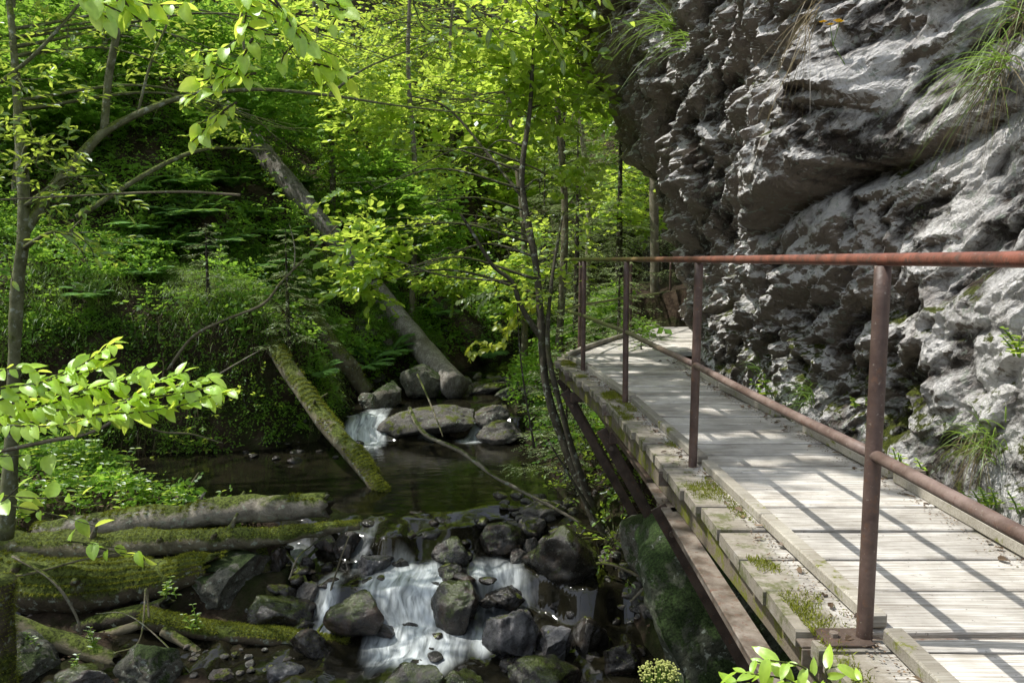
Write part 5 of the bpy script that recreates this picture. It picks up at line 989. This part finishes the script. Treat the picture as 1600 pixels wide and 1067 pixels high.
branch('broad fan of sunlit leaves reaching in from the left edge', [ln((-40, 640, 2.2), (60, 600, 2.2), (170, 545, 2.25)), ln((-40, 660, 2.3), (90, 628, 2.3), (240, 590, 2.35)), ln((0, 650, 2.4), (160, 632, 2.4), (330, 590, 2.45)), ln((120, 650, 2.4), (250, 640, 2.4), (365, 610, 2.4)), ln((-30, 590, 2.2), (20, 575, 2.2), (60, 580, 2.2)), ln((-40, 660, 2.5), (80, 665, 2.5), (200, 640, 2.6)), ln((60, 620, 2.2), (110, 590, 2.2), (175, 570, 2.2)), ln((180, 640, 2.4), (240, 600, 2.4), (290, 580, 2.4)), ln((-20, 610, 2.2), (90, 590, 2.2), (180, 535, 2.2)), ln((-30, 625, 2.3), (120, 612, 2.3), (235, 575, 2.3)), ln((200, 625, 2.4), (280, 615, 2.4), (335, 605, 2.4)), ln((-30, 650, 2.3), (50, 640, 2.3), (120, 640, 2.3))], .27, .056, 'leaf_near', 900, width=.52)
branch('dimmer drooping fringe of leaves beneath the sunlit fan', [ln((-40, 640, 2.7), (70, 650, 2.7), (190, 640, 2.7)), ln((0, 665, 2.8), (100, 655, 2.8), (210, 655, 2.8))], .6, .07, 'leaf', 901, drop=.9, nrm=(.2, -.6, .6))
branch('bright leaves crossing the bank at the left edge below the fan', [ln((-40, 720, 2.3), (10, 712, 2.3), (75, 712, 2.3)), ln((-40, 800, 2.3), (0, 785, 2.3), (30, 760, 2.3)), ln((-40, 770, 2.6), (60, 778, 2.6), (130, 772, 2.6))], .7, .07, 'leaf_near', 902)
branch('bright leaves hanging over the moss lumps of the logs', [ln((20, 790, 2.9), (90, 805, 2.9), (150, 822, 2.9)), ln((100, 845, 2.9), (150, 850, 2.9), (215, 862, 2.9)), ln((130, 850, 2.9), (180, 862, 2.9), (225, 868, 2.9))], .8, .075, 'leaf_near', 903)
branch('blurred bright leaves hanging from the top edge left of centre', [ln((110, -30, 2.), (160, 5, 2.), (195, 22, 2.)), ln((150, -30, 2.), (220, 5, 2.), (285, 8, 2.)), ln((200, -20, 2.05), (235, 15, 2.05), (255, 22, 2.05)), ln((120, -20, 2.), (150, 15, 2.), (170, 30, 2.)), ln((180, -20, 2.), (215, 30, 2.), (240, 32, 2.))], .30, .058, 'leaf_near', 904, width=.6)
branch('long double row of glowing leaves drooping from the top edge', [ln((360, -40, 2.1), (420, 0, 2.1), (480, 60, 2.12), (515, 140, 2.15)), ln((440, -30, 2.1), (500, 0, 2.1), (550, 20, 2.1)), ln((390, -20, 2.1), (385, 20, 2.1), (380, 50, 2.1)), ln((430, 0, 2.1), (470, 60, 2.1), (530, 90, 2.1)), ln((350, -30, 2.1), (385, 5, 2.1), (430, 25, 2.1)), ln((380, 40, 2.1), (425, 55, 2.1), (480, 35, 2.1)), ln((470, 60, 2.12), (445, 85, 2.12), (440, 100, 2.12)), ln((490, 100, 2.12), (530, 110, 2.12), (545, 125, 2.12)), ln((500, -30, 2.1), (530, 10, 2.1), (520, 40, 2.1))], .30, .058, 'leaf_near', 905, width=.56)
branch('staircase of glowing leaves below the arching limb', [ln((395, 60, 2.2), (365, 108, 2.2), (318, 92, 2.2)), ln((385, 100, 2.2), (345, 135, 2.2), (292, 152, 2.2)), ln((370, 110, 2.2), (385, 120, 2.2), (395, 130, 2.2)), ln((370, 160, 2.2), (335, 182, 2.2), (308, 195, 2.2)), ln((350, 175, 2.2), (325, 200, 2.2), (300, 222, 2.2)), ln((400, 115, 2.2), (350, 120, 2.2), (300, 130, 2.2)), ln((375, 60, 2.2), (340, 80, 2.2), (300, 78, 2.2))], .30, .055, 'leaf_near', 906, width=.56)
branch('leafy sprig reaching in front of the rock wall at the top', [ln((870, -30, 5.), (930, 20, 5.), (985, 35, 5.)), ln((900, -20, 5.), (950, 0, 5.), (965, -10, 5.)), ln((860, 30, 5.), (900, 60, 5.), (915, 80, 5.)), ln((700, -20, 5.), (760, 40, 5.), (800, 80, 5.)), ln((800, -30, 5.), (850, 40, 5.), (880, 95, 5.)), ln((640, -20, 5.), (660, 40, 5.), (700, 60, 5.))], .45, .10, 'leaf', 907, width=.36)
branch('blurred yellow green lobed leaves glowing behind the sapling', [ln((830, 470, 8.), (800, 500, 8.), (785, 535, 8.)), ln((815, 500, 8.), (790, 520, 8.), (775, 505, 8.)), ln((800, 535, 8.), (760, 545, 8.), (735, 560, 8.)), ln((770, 545, 8.), (745, 535, 8.), (730, 550, 8.)), ln((830, 450, 8.), (845, 470, 8.), (825, 490, 8.))], .25, .07, 'leaf_maple', 908, width=.8)
branch('pale frosted looking spruce bough lit in the dark hollow', [ln((780, 455, 8.4), (745, 462, 8.4), (715, 470, 8.4)), ln((770, 458, 8.4), (750, 475, 8.4), (745, 490, 8.4)), ln((760, 455, 8.4), (735, 470, 8.4), (722, 482, 8.4))], .16, .06, 'spruce', 909, width=.28, drop=.8, tint=(.9, 1))
branch('dim leafy tips at the left below the fan in front of the trunk', [ln((95, 365, 4.), (125, 390, 4.), (140, 420, 4.)), ln((110, 360, 4.), (140, 385, 4.), (148, 405, 4.)), ln((-20, 390, 4.), (10, 400, 4.), (20, 440, 4.))], .7, .09, 'leaf', 910, width=.4, drop=.6)
branch('soft green leaf cluster cut by the bottom edge below the bridge', [ln((1290, 1100, 1.75), (1230, 1062, 1.75), (1150, 1050, 1.75)), ln((1300, 1100, 1.75), (1260, 1045, 1.75), (1200, 1030, 1.75)), ln((1320, 1100, 1.75), (1290, 1050, 1.75), (1310, 1040, 1.75)), ln((1250, 1100, 1.75), (1190, 1075, 1.75), (1135, 1070, 1.75)), ln((1240, 1100, 1.8), (1220, 1050, 1.8), (1180, 1032, 1.8)), ln((1330, 1100, 1.7), (1330, 1070, 1.7), (1345, 1062, 1.7))], .38, .055, 'leaf_near', 911, width=.4)
q = A(1030, 1052, 2.2); root = thing('umbel_flower', 'pale yellow green flower umbel at the bottom edge', 'flower', q); m_ = MB(); r = np.random.default_rng(4); s_ = MB(); b0 = q+np.array([.0, 0, -.14]); tube(s_, [b0-[0, 0, .6], b0], .003, 5, False); V0, F0 = ico(1)
for k in range(90):
    u = r.uniform(-1, 1, 2); 
    if u@u > 1: continue
    c = q+np.array([u[0]*.06, u[1]*.06, .028*(1-u@u)]); tube(s_, [b0, (b0+c)/2+[u[0]*.012, u[1]*.012, 0], c], (.0012, .0008), 4, False)
    for j in range(4): m_.add(c+r.normal(size=3)*.005+V0*.0032, None, F0, r.random())
s_.build('stem', M['grass'], root); m_.build('flower_head', M['seedhead'], root)
print('scene built')
